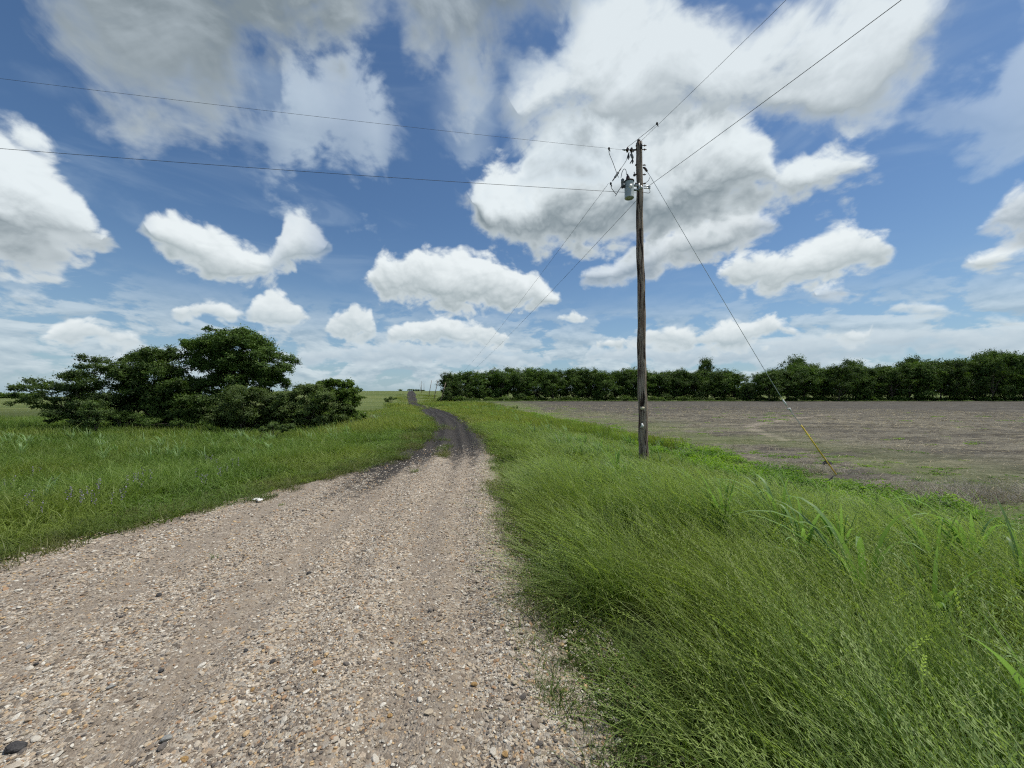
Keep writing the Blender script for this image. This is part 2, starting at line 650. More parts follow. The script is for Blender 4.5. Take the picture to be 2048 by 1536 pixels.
def XF(Y):   # near edge of the ploughed field
    return np.interp(Y, [-8, 3, 6, 8.1, 10.6, 17.8, 28, 45, 77, 100, 124, 160], [10.5, 10.3, 10.0, 9.0, 8.2, 7.5, 5.2, 1.8, -3, -6.5, -16, -30])


def zroad(Y):
    return np.interp(Y, [-20, 22, 45, 75, 100, 125, 145, 165, 190, 230, 270, 310, 350, 420, 900],
                     [0, 0, -.32, -.75, -.9, -.98, -.82, -.44, .47, 1.8, 3.1, 4.4, 5.15, 5.6, 6.0])


def zleft(Y):
    return np.interp(Y, [-20, 5, 20, 60, 200, 620, 900], [0, -.1, -.5, -.9, -2.0, -4.6, -4.6])


def H(X, Y):
    X, Y = np.asarray(X, float), np.asarray(Y, float)
    zr = zroad(Y)
    xl, xr, xf = XL(Y), XR(Y), XF(Y)
    az = np.degrees(np.arctan2(X, np.maximum(Y, 1)))
    # left of the road: shallow ditch, then the wide low field
    dl = xl - X
    zl = zr - 0.5 * sst(0.6, 6, dl) * sst(120, 60, Y)
    wl = sst(-30, -43, az) * sst(20, 60, Y)
    zl = zl * (1 - wl) + zleft(Y) * wl
    # right: verge falls to the ploughed field
    zf = np.interp(Y, [-20, 10, 60, 110, 132, 170], [-.80, -.80, -.78, -.55, -.36, -.2])
    t = sst(0, 1, (X - xr) / np.maximum(xf - xr, 1)) * sst(175, 120, Y)
    zz = zr * (1 - t) + zf * t + 0.06 * np.sin(np.clip((X - xr) / np.maximum(xf - xr, 1), 0, 1) * 3.1416) * sst(40, 20, Y)
    z = np.where(X < (xl + xr) / 2, zl, zz)
    z = z + 0.05 * (fbm(X * .6, Y * .6, 3, 3) - .5) * np.clip(np.maximum(xl - X, X - xr) / .6, 0, 1)
    return z


def road_bumps(X, Y):
    xl, xr = XL(Y), XR(Y)
    u = X - xr
    z = 0.05 * (fbm(X * .7, Y * .35, 3, 21) - .5)
    dark = sst(9.5, 14, Y)
    amp = 0.035 + 0.06 * dark
    for c, wd in ((-0.75, .20), (-1.15, .16), (-1.95, .22), (-2.35, .16)):
        c2 = c + 0.15 * (fbm(Y * .25, Y * 0 + c, 2, 5) - .5) * 2
        z = z - amp * np.exp(-((u - c2) / wd) ** 2) + amp * .5 * np.exp(-((u - c2 - wd * 1.7) / (wd * .7)) ** 2)
    z = z + 0.022 * (fbm(X * 9, Y * 9, 3, 31) - .5)
    return z


def grid_mesh(name, Xg, Yg, Zg, attrs=None):
    r, c = Xg.shape
    v = np.stack([Xg, Yg, Zg], -1).reshape(-1, 3)
    i = np.arange(r * c).reshape(r, c)
    q = np.stack([i[:-1, :-1], i[:-1, 1:], i[1:, 1:], i[1:, :-1]], -1).reshape(-1, 4)
    return np_mesh(name, v, q, None, True, attrs)


def geo_space(a, b, n, first):
    """n values from a to b whose spacing starts at `first` and grows geometrically"""
    L = b - a
    lo, hi = 1.0 + 1e-9, 2.0
    for _ in range(80):
        g = (lo + hi) / 2
        s = first * (g ** (n - 1) - 1) / (g - 1)
        if s < L:
            lo = g
        else:
            hi = g
    k = np.arange(n)
    return a + first * (g ** k - 1) / (g - 1)


# ground
ys = np.concatenate([-geo_space(0, 40, 40, .12)[::-1][:-1], geo_space(0, 1500, 380, .09)])
ys = ys + 2.0
xs = geo_space(0, 1500, 260, .09)
xs = np.concatenate([-xs[::-1][:-1], xs])
Xg, Yg = np.meshgrid(xs, ys)
Zg = H(Xg, Yg)
in_road = sst(-.02, .10, Xg - XL(Yg)) * sst(.02, -.10, Xg - XR(Yg))
in_field = sst(0.05, .5, Xg - XF(Yg)) * (Yg < 131)
Zg = Zg - 0.16 * in_road - 0.16 * in_field
# ------------------------------------------------------------------ ground materials
m, n, out = mat_new('grassy_soil')
tc = n.node('ShaderNodeNewGeometry').outputs['Position']
a = n.noise(tc, 0.09, 3, .6)
b = n.noise(tc, 3.0, 5, .65)
c = n.mix(n.rng(a, .4, .6), (.060, .090, .022), (.095, .125, .035))
sx = n.node('ShaderNodeSeparateXYZ')
n.l.new(tc, sx.inputs[0])
far = n.rng(sx.outputs[1], 45, 90)
streak = n.noise(n.v('MULTIPLY', tc, (.02, .11, 1)), 1.0, 4, .6)
cf = n.ramp(streak, [(.3, (.060, .090, .026)), (.5, (.105, .135, .042)), (.62, (.150, .170, .060)), (.75, (.090, .125, .036))])
c = n.mix(far, n.mix(.5, c, (.040, .045, .018)), cf)
c = n.mix(n.mul(n.rng(b, .5, .7), .4), c, (.05, .06, .025))
principled(n, out, c, .95, 0, b, .8, .12, .1)
M_ground = m
ground = link('ground', grid_mesh('ground', Xg, Yg, Zg), M_ground)
tag(ground, kind='structure')

# road: one strip from edge to edge
ry = np.concatenate([np.arange(-6, 1.2, .12), geo_space(1.2, 420, 560, .05)])
cols = 190
u = np.linspace(0, 1, cols)
jl = 0.28 * (fbm(ry * 1.3, ry * 0, 4, 41) - .5) + .1
jr = 0.24 * (fbm(ry * 1.5, ry * 0, 4, 42) - .5)
lx, rx = XL(ry) - jl, XR(ry) + jr + .05
Xr = lx[:, None] * (1 - u[None]) + rx[:, None] * u[None]
Yr = np.repeat(ry[:, None], cols, 1)
zb = zroad(Yr) + road_bumps(Xr, Yr) + .012
edge = np.minimum((Xr - lx[:, None]), (rx[:, None] - Xr))
Zr = zb - 0.05 * sst(.16, 0, edge)
du = Xr - XR(Yr)
me = grid_mesh('gravel_road', Xr, Yr, Zr, attrs={'du': du.ravel(), 'edge': edge.ravel()})

m, n, out = mat_new('gravel_and_mud')
P = n.node('ShaderNodeNewGeometry').outputs['Position']
du_ = attr(n, 'du')
sx = n.node('ShaderNodeSeparateXYZ')
n.l.new(P, sx.inputs[0])
v1 = n.vor(P, 85)
v2 = n.vor(P, 38)
v3 = n.vor(P, 170)
stone = [(0, (.10, .085, .070)), (.16, (.19, .155, .120)), (.34, (.30, .245, .190)), (.5, (.42, .365, .295)), (.62, (.32, .29, .25)), (.76, (.52, .47, .39)), (.88, (.42, .29, .17)), (1, (.70, .64, .55))]
sepc = n.node('ShaderNodeSeparateXYZ')
n.l.new(v1.outputs['Color'], sepc.inputs[0])
sepd = n.node('ShaderNodeSeparateXYZ')
n.l.new(v2.outputs['Color'], sepd.inputs[0])
c1 = n.ramp(sepc.outputs[0], stone)
c2 = n.ramp(sepd.outputs[0], stone)
cs = n.mix(n.rng(sepd.outputs[1], .55, .6), c1, c2)
dust = n.noise(P, 300, 2, .6)
dirt = n.mix(dust, (.19, .155, .12), (.35, .295, .235))
# compacted wheel bands on the gravel, where fines cover the stones
wob = n.noise(n.v('MULTIPLY', P, (.5, .22, 1)), 1.0, 3, .6)
uu = n.add(du_, n.mul(n.sub(wob, .5), .9))
band = None
for cc, ww in ((-1.0, .28), (-2.35, .3), (-3.6, .32), (-4.6, .25)):
    q = n.m('ABSOLUTE', n.sub(uu, cc))
    q = n.rng(q, ww * 1.6, ww * .3)
    band = q if band is None else n.mx(band, q)
pn = n.noise(P, 4.5, 4, .65)
cover = n.mul(n.rng(n.add(pn, n.mul(band, .20)), .53, .73), .7)
gravel = n.mix(cover, cs, dirt)
big = n.noise(P, .8, 3, .6)
gravel = n.mix(n.rng(big, .3, .7, .18, 0), gravel, (.12, .10, .09))
# black mud carried over the gravel further on
mn_ = n.noise(P, 55, 4, .7)
mud = n.mix(mn_, (.014, .013, .013), (.060, .055, .051))
mud = n.mix(n.mul(n.rng(pn, .52, .66), .35), mud, (.105, .094, .082))
mn2 = n.noise(n.v('MULTIPLY', P, (1.0, .28, 1)), 1.6, 4, .62)
tracks = None
for cc, ww in ((-.70, .16), (-1.15, .22), (-1.95, .3), (-2.5, .28), (-2.95, .22)):
    q = n.m('ABSOLUTE', n.sub(n.add(du_, n.mul(n.sub(wob, .5), .35)), cc))
    q = n.rng(q, ww * 1.5, ww * .2)
    tracks = q if tracks is None else n.mx(tracks, q)
ylead = n.add(sx.outputs[1], n.add(n.mul(tracks, 1.3), n.add(n.mul(n.sub(mn2, .5), 4.0), n.mul(n.sub(n.noise(P, 7, 5, .75), .5), 9.0))))
left_pull = n.mul(n.rng(du_, -1.5, -2.8), 3.0)
ylead = n.add(ylead, left_pull)
mudf = n.rng(ylead, 9.6, 12.6)
grit = n.mul(n.rng(n.noise(P, 26, 3, .7), .56, .66), n.rng(ylead, 30, 12))
mudf = n.mul(mudf, n.m('SUBTRACT', 1.0, n.mul(grit, .35)))
c = n.mix(mudf, gravel, mud)
hgt = n.add(n.mul(v1.outputs['Distance'], -.8), n.add(n.mul(v2.outputs['Distance'], -.9), n.mul(n.noise(P, 120, 3, .7), .8)))
principled(n, out, c, .93, 0, hgt, .85, .012, .15)
M_road = m
road = link('gravel_road', me, M_road)
tag(road, kind='structure')

# ploughed field
fy = geo_space(-4, 131, 430, .09)
fc = geo_space(0, 1, 330, .0009)
jf = .9 * (fbm(fy * .5, fy * 0, 4, 55) - .5)
fl = XF(fy) + jf
fr = 2.0 * np.maximum(fy, 0) + 40
Xf = fl[:, None] + (fr - fl)[:, None] * fc[None]
Yf = np.repeat(fy[:, None], len(fc), 1)
ef = Xf - fl[:, None]
lum = fbm(Xf * 1.4, Yf * 3.6, 5, 61, .6) - .5
rowy = np.sin((Yf + .12 * Xf + 1.2 * fbm(Xf * .15, Yf * .15, 2, 9)) * 2 * math.pi / 1.02)
Zf = H(Xf, Yf) + .012 + (.24 * lum + .03 * rowy) * sst(0, .8, ef) - .08 * sst(.25, 0, ef)
arc = np.zeros_like(Xf)
PL = [at(px_, py_, yy_) for px_, py_, yy_ in ((1760, 826, 52.), (1655, 830, 48.), (1560, 842, 37.), (1500, 853, 30.5), (1512, 864, 26.), (1570, 880, 21.))]
for p_, q_ in zip(PL[:-1], PL[1:]):
    ab = np.array([q_.x - p_.x, q_.y - p_.y])
    tt = np.clip(((Xf - p_.x) * ab[0] + (Yf - p_.y) * ab[1]) / (ab @ ab), 0, 1)
    dd_ = np.hypot(Xf - p_.x - tt * ab[0], Yf - p_.y - tt * ab[1])
    arc = np.maximum(arc, sst(.6, .15, dd_ + .5 * (fbm(Xf * 1.5, Yf * 1.5, 3, 13) - .5)))
me = grid_mesh('ploughed_field', Xf, Yf, Zf, attrs={'lum': (lum + .25 * rowy * .2).ravel(), 'arc': arc.ravel()})
m, n, out = mat_new('ploughed_soil')
P = n.node('ShaderNodeNewGeometry').outputs['Position']
sx = n.node('ShaderNodeSeparateXYZ')
n.l.new(P, sx.inputs[0])
a = n.noise(P, 14, 5, .7)
b = n.noise(n.v('MULTIPLY', P, (.16, .9, 1)), 1.0, 5, .66)
c = n.ramp(a, [(.25, (.056, .051, .040)), (.46, (.132, .121, .094)), (.6, (.195, .179, .138)), (.8, (.31, .285, .22))])
wet = n.rng(n.add(sx.outputs[1], n.mul(n.sub(b, .5), 60)), 38, 66)  # soil colour turns darker farther out, along a ragged noisy edge
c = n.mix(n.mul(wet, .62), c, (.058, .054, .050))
lm = attr(n, 'lum')
rw = n.noise(n.v('MULTIPLY', n.v('ADD', P, n.comb(0, n.mul(sx.outputs[0], .12), 0)), (.05, 2.2, 1)), 1.0, 4, .7)
c = n.mix(n.rng(rw, .50, .64, 0, .7), c, (.050, .042, .034))
c = n.mix(n.rng(rw, .42, .34, 0, .5), c, (.27, .235, .175))
c = n.mix(n.rng(lm, -.02, -.16, 0, .75), c, (.045, .038, .034))
c = n.mix(n.mul(attr(n, 'arc'), .8), c, (.27, .235, .19))
c = n.mix(n.rng(b, .44, .62, 0, .65), c, (.055, .050, .044))
gr = n.mul(n.rng(n.noise(P, .22, 4, .65), .38, .55), n.rng(n.add(sx.outputs[0], n.mul(sx.outputs[1], .12)), 24, 9))
c = n.mix(n.mul(gr, .8), c, (.115, .145, .05))
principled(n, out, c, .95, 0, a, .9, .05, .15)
M_field = m
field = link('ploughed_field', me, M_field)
tag(field, kind='structure')

# ------------------------------------------------------------------ scattering (ground cover only)
def scatter(name, protos, pts, rot, scl, idx, kind='stuff'):
    """one object whose points carry small ground-cover meshes (geometry nodes)"""
    coll = bpy.data.collections.new('src_' + name)
    for k, me in enumerate(protos):
        o = bpy.data.objects.new('%s_%02d' % (name, k), me)
        coll.objects.link(o)
    me = bpy.data.meshes.new(name)
    me.vertices.add(len(pts))
    me.vertices.foreach_set('co', np.asarray(pts, np.float32).ravel())
    a = me.attributes.new('rot', 'FLOAT_VECTOR', 'POINT')
    a.data.foreach_set('vector', np.asarray(rot, np.float32).ravel())
    a = me.attributes.new('scl', 'FLOAT_VECTOR', 'POINT')
    a.data.foreach_set('vector', np.asarray(scl, np.float32).ravel())
    a = me.attributes.new('idx', 'INT', 'POINT')
    a.data.foreach_set('value', np.asarray(idx, np.int32))
    ob = link(name, me)
    ng = bpy.data.node_groups.new('scatter_' + name, 'GeometryNodeTree')
    ng.interface.new_socket('Geometry', in_out='INPUT', socket_type='NodeSocketGeometry')
    ng.interface.new_socket('Geometry', in_out='OUTPUT', socket_type='NodeSocketGeometry')
    gi, go = ng.nodes.new('NodeGroupInput'), ng.nodes.new('NodeGroupOutput')
    ci = ng.nodes.new('GeometryNodeCollectionInfo')
    ci.inputs['Collection'].default_value = coll
    ci.inputs['Separate Children'].default_value = True
    ci.inputs['Reset Children'].default_value = True
    ip = ng.nodes.new('GeometryNodeInstanceOnPoints')
    ip.inputs['Pick Instance'].default_value = True

    def na(nm, typ):
        q = ng.nodes.new('GeometryNodeInputNamedAttribute')
        q.data_type = typ
        q.inputs['Name'].default_value = nm
        return q.outputs['Attribute']
    L = ng.links.new
    L(gi.outputs[0], ip.inputs['Points'])
    L(ci.outputs[0], ip.inputs['Instance'])
    L(na('idx', 'INT'), ip.inputs['Instance Index'])
    L(na('rot', 'FLOAT_VECTOR'), ip.inputs['Rotation'])
    L(na('scl', 'FLOAT_VECTOR'), ip.inputs['Scale'])
    L(ip.outputs[0], go.inputs[0])
    md = ob.modifiers.new('scatter', 'NODES')
    md.node_group = ng
    tag(ob, kind=kind)
    return ob


def ring_pts(r0, r1, dens, mask, azlim=66, seed=0):
    rg = np.random.default_rng(seed)
    area = (r1 ** 2 - r0 ** 2) * rad(azlim)
    nn = int(area * dens)
    r = np.sqrt(rg.uniform(r0 ** 2, r1 ** 2, nn))
    az = rg.uniform(-rad(azlim), rad(azlim), nn)
    X, Y = r * np.sin(az), r * np.cos(az)
    k = mask(X, Y)
    k = k > rg.random(len(k)) if k.dtype != bool else k
    return X[k], Y[k]


def strip(verts, quads, attrs, path, wid, side, t0=0., t1=1., rv=0.5):
    """a tapering blade along path (n,3); side: unit sideways vector"""
    nn = len(path)
    k = sum(len(v) for v in verts)
    p = np.repeat(path, 2, 0)
    s = np.tile([-1., 1.], nn)[:, None] * np.repeat(wid, 2)[:, None] * side[None] * .5
    verts.append(p + s)
    attrs.append(np.stack([np.repeat(np.linspace(t0, t1, nn), 2), np.full(2 * nn, rv)], 1))
    for i in range(nn - 1):
        a = k + 2 * i
        quads.append((a, a + 1, a + 3, a + 2))


def clump(name, nb, foot, h0, h1, wd, lean=(0, 0), leansd=.25, curl=.35, seg=4, seed=0, heads=0., head_sz=1.0, mat=None, droop=.0):
    rg = np.random.default_rng(seed)
    V_, Q_, A_ = [], [], []
    for i in range(nb):
        a, r = rg.uniform(0, 6.283), foot * math.sqrt(rg.random())
        bx, by = r * math.cos(a), r * math.sin(a)
        h = rg.uniform(h0, h1)
        l = np.array([lean[0], lean[1]]) + rg.normal(0, leansd, 2)
        bend = curl * rg.uniform(.4, 1.4)
        ts = np.linspace(0, 1, seg + 1)
        hx = h * (l[0] * (ts * (1 - bend) + bend * ts ** 2.4))
        hy = h * (l[1] * (ts * (1 - bend) + bend * ts ** 2.4))
        hz = h * (ts - droop * ts ** 3 * rg.uniform(.3, 1.6))
        path = np.stack([bx + hx, by + hy, hz], 1)
        sa = rg.uniform(0, 6.283)
        side = np.array([math.cos(sa), math.sin(sa), 0])
        rv = rg.random()
        is_stem = rg.random() < heads
        wv = wd * rg.uniform(.6, 1.3) * (np.array([.5] * (seg + 1)) if is_stem else np.clip(1.15 - ts ** 1.6 * 1.1, .08, 1))
        strip(V_, Q_, A_, path, wv, side, 0, .85, rv)
        if is_stem:
            # an ear of small spikelets set alternately up the last third of the stem
            tip = path[-1]
            d = path[-1] - path[-2]
            d = d / np.linalg.norm(d)
            ns = 11
            L = .16 * head_sz * rg.uniform(.7, 1.2)
            rv2 = min(1, rv + .25)
            for j in range(ns):
                f = j / ns
                b0 = tip - d * L * .15 + d * L * f + np.array([l[0], l[1], -.3]) * L * .25 * f * f
                sg = 1 if j % 2 else -1
                o = side * sg
                ln = .017 * head_sz * (1 - .4 * f)
                p = np.stack([b0, b0 + o * ln * .35 + d * ln * .5, b0 + o * ln * .45 + d * ln * 1.15])
                nrm = np.cross(d, o)
                sd = (nrm * .5 + o * .8)
                strip(V_, Q_, A_, p, np.array([.3, 1., .15]) * .0055 * head_sz, sd / np.linalg.norm(sd), .86, 1., rv2)
    vv, aa = np.concatenate(V_), np.concatenate(A_)
    me = np_mesh(name, vv, Q_, None, True, {'t': aa[:, 0], 'r': aa[:, 1]})
    if mat is not None:
        me.materials.append(mat)
    return me


def place(X, Y, nvar, seed, s0=.8, s1=1.2, hscale=None, rz=.5, tilt=.06, zoff=-.02, zf=None):
    rg = np.random.default_rng(seed)
    nn = len(X)
    Z = (H(X, Y) if zf is None else zf(X, Y)) + zoff
    s = rg.uniform(s0, s1, nn)
    hs = s if hscale is None else s * hscale
    rot = np.stack([rg.normal(0, tilt, nn), rg.normal(0, tilt, nn), rg.uniform(-rz, rz, nn)], 1)
    return np.stack([X, Y, Z], 1), rot, np.stack([s, s, hs], 1), rg.integers(0, nvar, nn)


def cat(*parts):
    return [np.concatenate(q) for q in zip(*parts)]


# materials of the grasses
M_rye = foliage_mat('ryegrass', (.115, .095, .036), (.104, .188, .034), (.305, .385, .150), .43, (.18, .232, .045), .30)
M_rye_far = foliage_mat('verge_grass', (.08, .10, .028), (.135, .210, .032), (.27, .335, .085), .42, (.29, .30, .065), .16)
M_green = foliage_mat('meadow_grass', (.06, .075, .022), (.098, .175, .028), (.205, .298, .078), .42, (.20, .25, .052), .35)
M_short = foliage_mat('short_grass', (.09, .085, .038), (.095, .150, .034), (.16, .21, .06), .38, (.15, .145, .055), .9)
M_broad = foliage_mat('broad_grass', (.08, .13, .035), (.115, .215, .055), (.23, .35, .14), .45, None, .5, .25, .02)
M_weed = foliage_mat('field_weed', (.09, .15, .025), (.16, .29, .025), (.25, .38, .04), .45, (.08, .18, .03), .8)
M_dry = foliage_mat('dry_stalks', (.20, .17, .145), (.31, .275, .24), (.43, .39, .34), .1)
M_straw = foliage_mat('straw', (.26, .22, .14), (.33, .28, .18), (.40, .35, .24), .1, vary=.5)

LEAN = (-.32, .10)
near_rye = [clump('rye_near', 40, .17, .45, .88, .0040, LEAN, .26, .7, 6, 100 + i, .92, 1.15, M_rye, droop=.10) for i in range(7)]
leaf_near = [clump('leaf_near', 80, .18, .22, .55, .0068, (-.2, 0), .50, .7, 5, 150 + i, .0, 1.0, M_rye, droop=.34) for i in range(6)]
mid_rye = [clump('rye_mid', 110, .34, .28, .72, .009, (-.3, .06), .36, .6, 4, 200 + i, .30, 1.4, M_rye, droop=.22) for i in range(6)]
far_rye = [clump('rye_far', 110, .8, .30, .65, .022, (-.3, .05), .25, .4, 3, 300 + i, 0, 1, M_rye_far) for i in range(5)]
vfar_rye = [clump('rye_vfar', 90, 2.2, .30, .65, .07, (-.25, .05), .25, .4, 2, 330 + i, 0, 1, M_rye_far) for i in range(4)]
near_gr = [clump('green_near', 120, .17, .15, .42, .0060, (-.15, 0), .42, .6, 4, 400 + i, .08, .8, M_green, droop=.25) for i in range(6)]
mid_gr = [clump('green_mid', 120, .36, .18, .50, .011, (-.2, 0), .40, .6, 4, 500 + i, .08, 1.2, M_green, droop=.2) for i in range(6)]
far_gr = [clump('green_far', 110, .9, .2, .55, .026, (-.2, 0), .35, .5, 3, 600 + i, 0, 1, M_green, droop=.15) for i in range(5)]
short = [clump('short_tuft', 60, .12, .04, .13, .0045, (0, 0), .6, .5, 3, 700 + i, 0, 1, M_short, droop=.3) for i in range(5)]


def right_mask(X, Y):
    return (X > XR(Y) + .10 + .35 * (fbm(X * 1.1, Y * .9, 3, 71) - .35)) & (X < XF(Y) + .1)


def rye_h(X, Y):
    """height of the verge grass: low by the gravel and by the field"""
    a = .38 + .62 * sst(.0, .75, X - XR(Y))
    b = .34 + .66 * sst(1.4, 5.5, XF(Y) - X)
    return .88 * a * b * (.70 + .5 * fbm(X * .7, Y * .7, 3, 72)) * (1 - .25 * sst(4, 9, Y))


def flow(X, Y, rot, amt=2.2):
    """gusts: neighbouring plants lean the same way, changing over a metre or two"""
    rot[:, 2] += amt * (fbm(X * .55, Y * .55, 3, 76) - .5) * 2
    return rot


RYE = near_rye + leaf_near + mid_rye
parts = []
for (r0, r1, de, base, nv, seed, hs) in (
        (.6, 3.4, 26, 0, 7, 1, 1.), (.6, 3.4, 40, 7, 6, 101, 1.), (3.4, 7.0, 20, 0, 7, 2, 1.), (3.4, 7.0, 26, 7, 6, 102, 1.05), (6.6, 12, 12, 13, 6, 3, 1.), (12, 20, 8, 13, 6, 4, 1.)):
    X, Y = ring_pts(r0, r1, de, right_mask, 80, seed)
    if base == 0:
        k = fbm(X * 1.3, Y * 1.3, 3, 78) > .40
        X, Y = X[k], Y[k]
    elif base == 7:
        k = fbm(X * 1.9 + 5, Y * 1.9, 3, 77) > .36
        X, Y = X[k], Y[k]
    h_ = rye_h(X, Y) * hs * (.55 + .9 * fbm(X * 2.3, Y * 2.3, 2, 79))
    p, r, s_, i = place(X, Y, nv, seed + 50, .85, 1.2, h_, .5)
    parts.append((p, flow(X, Y, r), s_, i + base))
X, Y = ring_pts(.8, 9, 9, lambda X, Y: (X > XR(Y) - .30 * fbm(X, Y * 1.2, 2, 83) * 1.6) & (X < XR(Y) + .3), 80, 105)
p, r, s_, i = place(X, Y, 3, 155, .45, .9, np.full(len(X), .62), 1.5)
s_[:, :2] *= .7
parts.append((p, r, s_, i + len(RYE)))
RYE += [clump('rye_sparse', 9, .09, .35, .75, .0038, (-.1, .05), .22, .5, 6, 170 + i, .7, .9, M_rye, droop=.05) for i in range(3)]
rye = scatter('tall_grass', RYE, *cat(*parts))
parts = []
for (r0, r1, de, base, pr, seed) in ((19, 34, 3.0, 0, far_rye, 5), (33, 62, 1.6, 0, far_rye, 6), (60, 110, .16, 5, vfar_rye, 7), (110, 230, .05, 5, vfar_rye, 8)):
    X, Y = ring_pts(r0, r1, de, lambda X, Y: ((X > XR(Y) + .2) & (X < XF(Y)) & (Y < 130)) | ((X > XR(Y) + .3) & (X < XR(Y) + 12) & (Y >= 130)) | ((X < XL(Y) - .2) & (X > XL(Y) - 5)), 60, seed)
    hs = .45 + .55 * sst(.2, 2.0, np.maximum(X - XR(Y), XL(Y) - X))
    p, r, s, i = place(X, Y, len(pr), seed + 50, .8, 1.15, hs, .45)
    parts.append((p, r, s, i + base))
scatter('verge_grass', far_rye + vfar_rye, *cat(*parts))


def left_mask(X, Y):
    return X < XL(Y) - .15 - .5 * (fbm(X * 1.2, Y * 1.2, 3, 73) - .5)


def left_h(X, Y):
    d = XL(Y) - X
    return (.28 + .85 * sst(.4, 3.0, d)) * (.7 + .6 * fbm(X * .6, Y * .6, 3, 74))


parts = []
for (r0, r1, de, base, pr, seed) in ((2.5, 7.5, 34, 0, near_gr, 11), (7.2, 13, 11, 6, mid_gr, 12), (13, 23, 7, 6, mid_gr, 13), (22, 38, 2.4, 12, far_gr, 14), (38, 60, 1.1, 12, far_gr, 15)):
    X, Y = ring_pts(r0, r1, de, left_mask, 75, seed)
    p, r, s, i = place(X, Y, len(pr), seed + 50, .8, 1.2, left_h(X, Y), 3.1)
    parts.append((p, r, s, i + base))
scatter('meadow_grass', near_gr + mid_gr + far_gr, *cat(*parts))

# short tufts creeping onto the gravel edges and between the wheel tracks
def edge_mask(X, Y):
    dl, dr = X - XL(Y), XR(Y) - X
    nz = fbm(X * 1.6, Y * 1.6, 3, 75)
    e = ((dl > -.9) & (dl < .55 * nz * 1.3 - .05)) | ((dr > -.5) & (dr < .50 * nz - .04))
    mid = (np.abs(X - XR(Y) + 1.55) < .16) & (Y > 9.5) & (Y < 22) & (nz > .47)
    return e | mid


parts = []
for (r0, r1, de, seed, k) in ((.8, 6, 60, 21, 1.), (6, 14, 26, 22, 1.4), (14, 32, 7, 23, 2.4)):
    X, Y = ring_pts(r0, r1, de, edge_mask, 80, seed)
    p, r, s, i = place(X, Y, 5, seed + 50, .7 * k, 1.3 * k, None, 3.1, zoff=-.005)
    parts.append((p, r, s, i))
scatter('short_grass', short, *cat(*parts))

# ------------------------------------------------------------------ broad-bladed grass and creeping weeds
def broad_plant(name, nb, h, wd, seed, lean=(-.35, .05), mat=M_broad):
    rg = np.random.default_rng(seed)
    V_, Q_, A_ = [], [], []
    seg = 9
    for i in range(nb):
        a = rg.uniform(0, 6.283)
        l = np.array([math.cos(a), math.sin(a)]) * rg.uniform(.10, .60) + np.array(lean)
        hh = h * rg.uniform(.6, 1.1)
        ts = np.linspace(0, 1, seg + 1)
        out_ = hh * .75 * ts ** 1.9
        zz = hh * (ts - .42 * rg.uniform(.3, 1.2) * ts ** 3.4)
        st = rg.uniform(0, .25) * hh
        path = np.stack([out_ * l[0] + .02 * math.cos(a), out_ * l[1] + .02 * math.sin(a), zz + st * .3 * (ts > 0)], 1)
        side = np.array([-l[1], l[0], 0.])
        side /= max(np.linalg.norm(side), 1e-6)
        wv = wd * rg.uniform(.7, 1.25) * np.clip(np.sin(np.clip(ts * .93 + .10, 0, 1) * math.pi) ** .7, .04, 1)
        rv = rg.random()
        # two half blades meeting in a sunk midrib
        k = sum(len(v) for v in V_)
        up = np.array([0, 0, 1.])
        tri = np.stack([path - side * wv[:, None] * .5 + up * wv[:, None] * .18, path, path + side * wv[:, None] * .5 + up * wv[:, None] * .18], 1).reshape(-1, 3)
        V_.append(tri)
        A_.append(np.stack([np.repeat(ts, 3) + np.tile([0, .12, 0], seg + 1), np.full(3 * (seg + 1), rv)], 1))
        for j in range(seg):
            b = k + 3 * j
            Q_.append((b, b + 1, b + 4, b + 3))
            Q_.append((b + 1, b + 2, b + 5, b + 4))
    me = np_mesh(name, np.concatenate(V_), Q_, None, True, {'t': np.concatenate(A_)[:, 0], 'r': np.concatenate(A_)[:, 1]})
    me.materials.append(mat)
    return me


broad = [broad_plant('broad_grass', 10 + 2 * k, .80, .024, 800 + k) for k in range(6)]


def ground_at(x, y, ztop):
    """where the line of sight through a picture point meets height ztop above the land"""
    d = pdir(x, y)
    k = .5
    while k < 900:
        p = d * k
        if EYE + p.z < float(H(p.x, p.y)) + ztop:
            break
        k *= 1.01
    return p.x, p.y


# broad grass along the far side of the verge, as a mass
parts = []
def broad_mask(X, Y):
    return (X > XR(Y) + 1.9) & (X < XF(Y) - .35) & (fbm(X * .45, Y * .45, 3, 81) > .45)
for (r0, r1, de, seed, k) in ((3.2, 14, 2.4, 31, .9), (14, 34, 1.3, 32, 1.), (34, 70, .25, 33, 1.4)):
    X, Y = ring_pts(r0, r1, de, broad_mask, 70, seed)
    parts.append(place(X, Y, 6, seed + 50, .7 * k, 1.15 * k, None, .6))
def broad_left(X, Y):
    return (X < XL(Y) - 3.0) & (X > -40) & (fbm(X * .3, Y * .3, 3, 82) > .50)
for (r0, r1, de, seed, k) in ((9, 18, 1.8, 34, .9), (18, 32, .8, 35, 1.1)):
    X, Y = ring_pts(r0, r1, de, broad_left, 66, seed)
    parts.append(place(X, Y, 6, seed + 50, .7 * k, 1.15 * k, None, .9))
scatter('broad_bladed_grass', broad, *cat(*parts))


def leafy(name, nl, foot, h, size, seed, mat):
    rg = np.random.default_rng(seed)
    a = rg.uniform(0, 6.283, nl)
    r = foot * np.sqrt(rg.random(nl))
    z = h * (1 - (r / foot) ** 2 * .6) * rg.uniform(.35, 1, nl)
    c = np.stack([r * np.cos(a), r * np.sin(a), z], 1)
    return leaves_mesh(name, c, size * rg.uniform(.6, 1.3, nl), rg, mat, upbias=1.4, tvals=z / h)


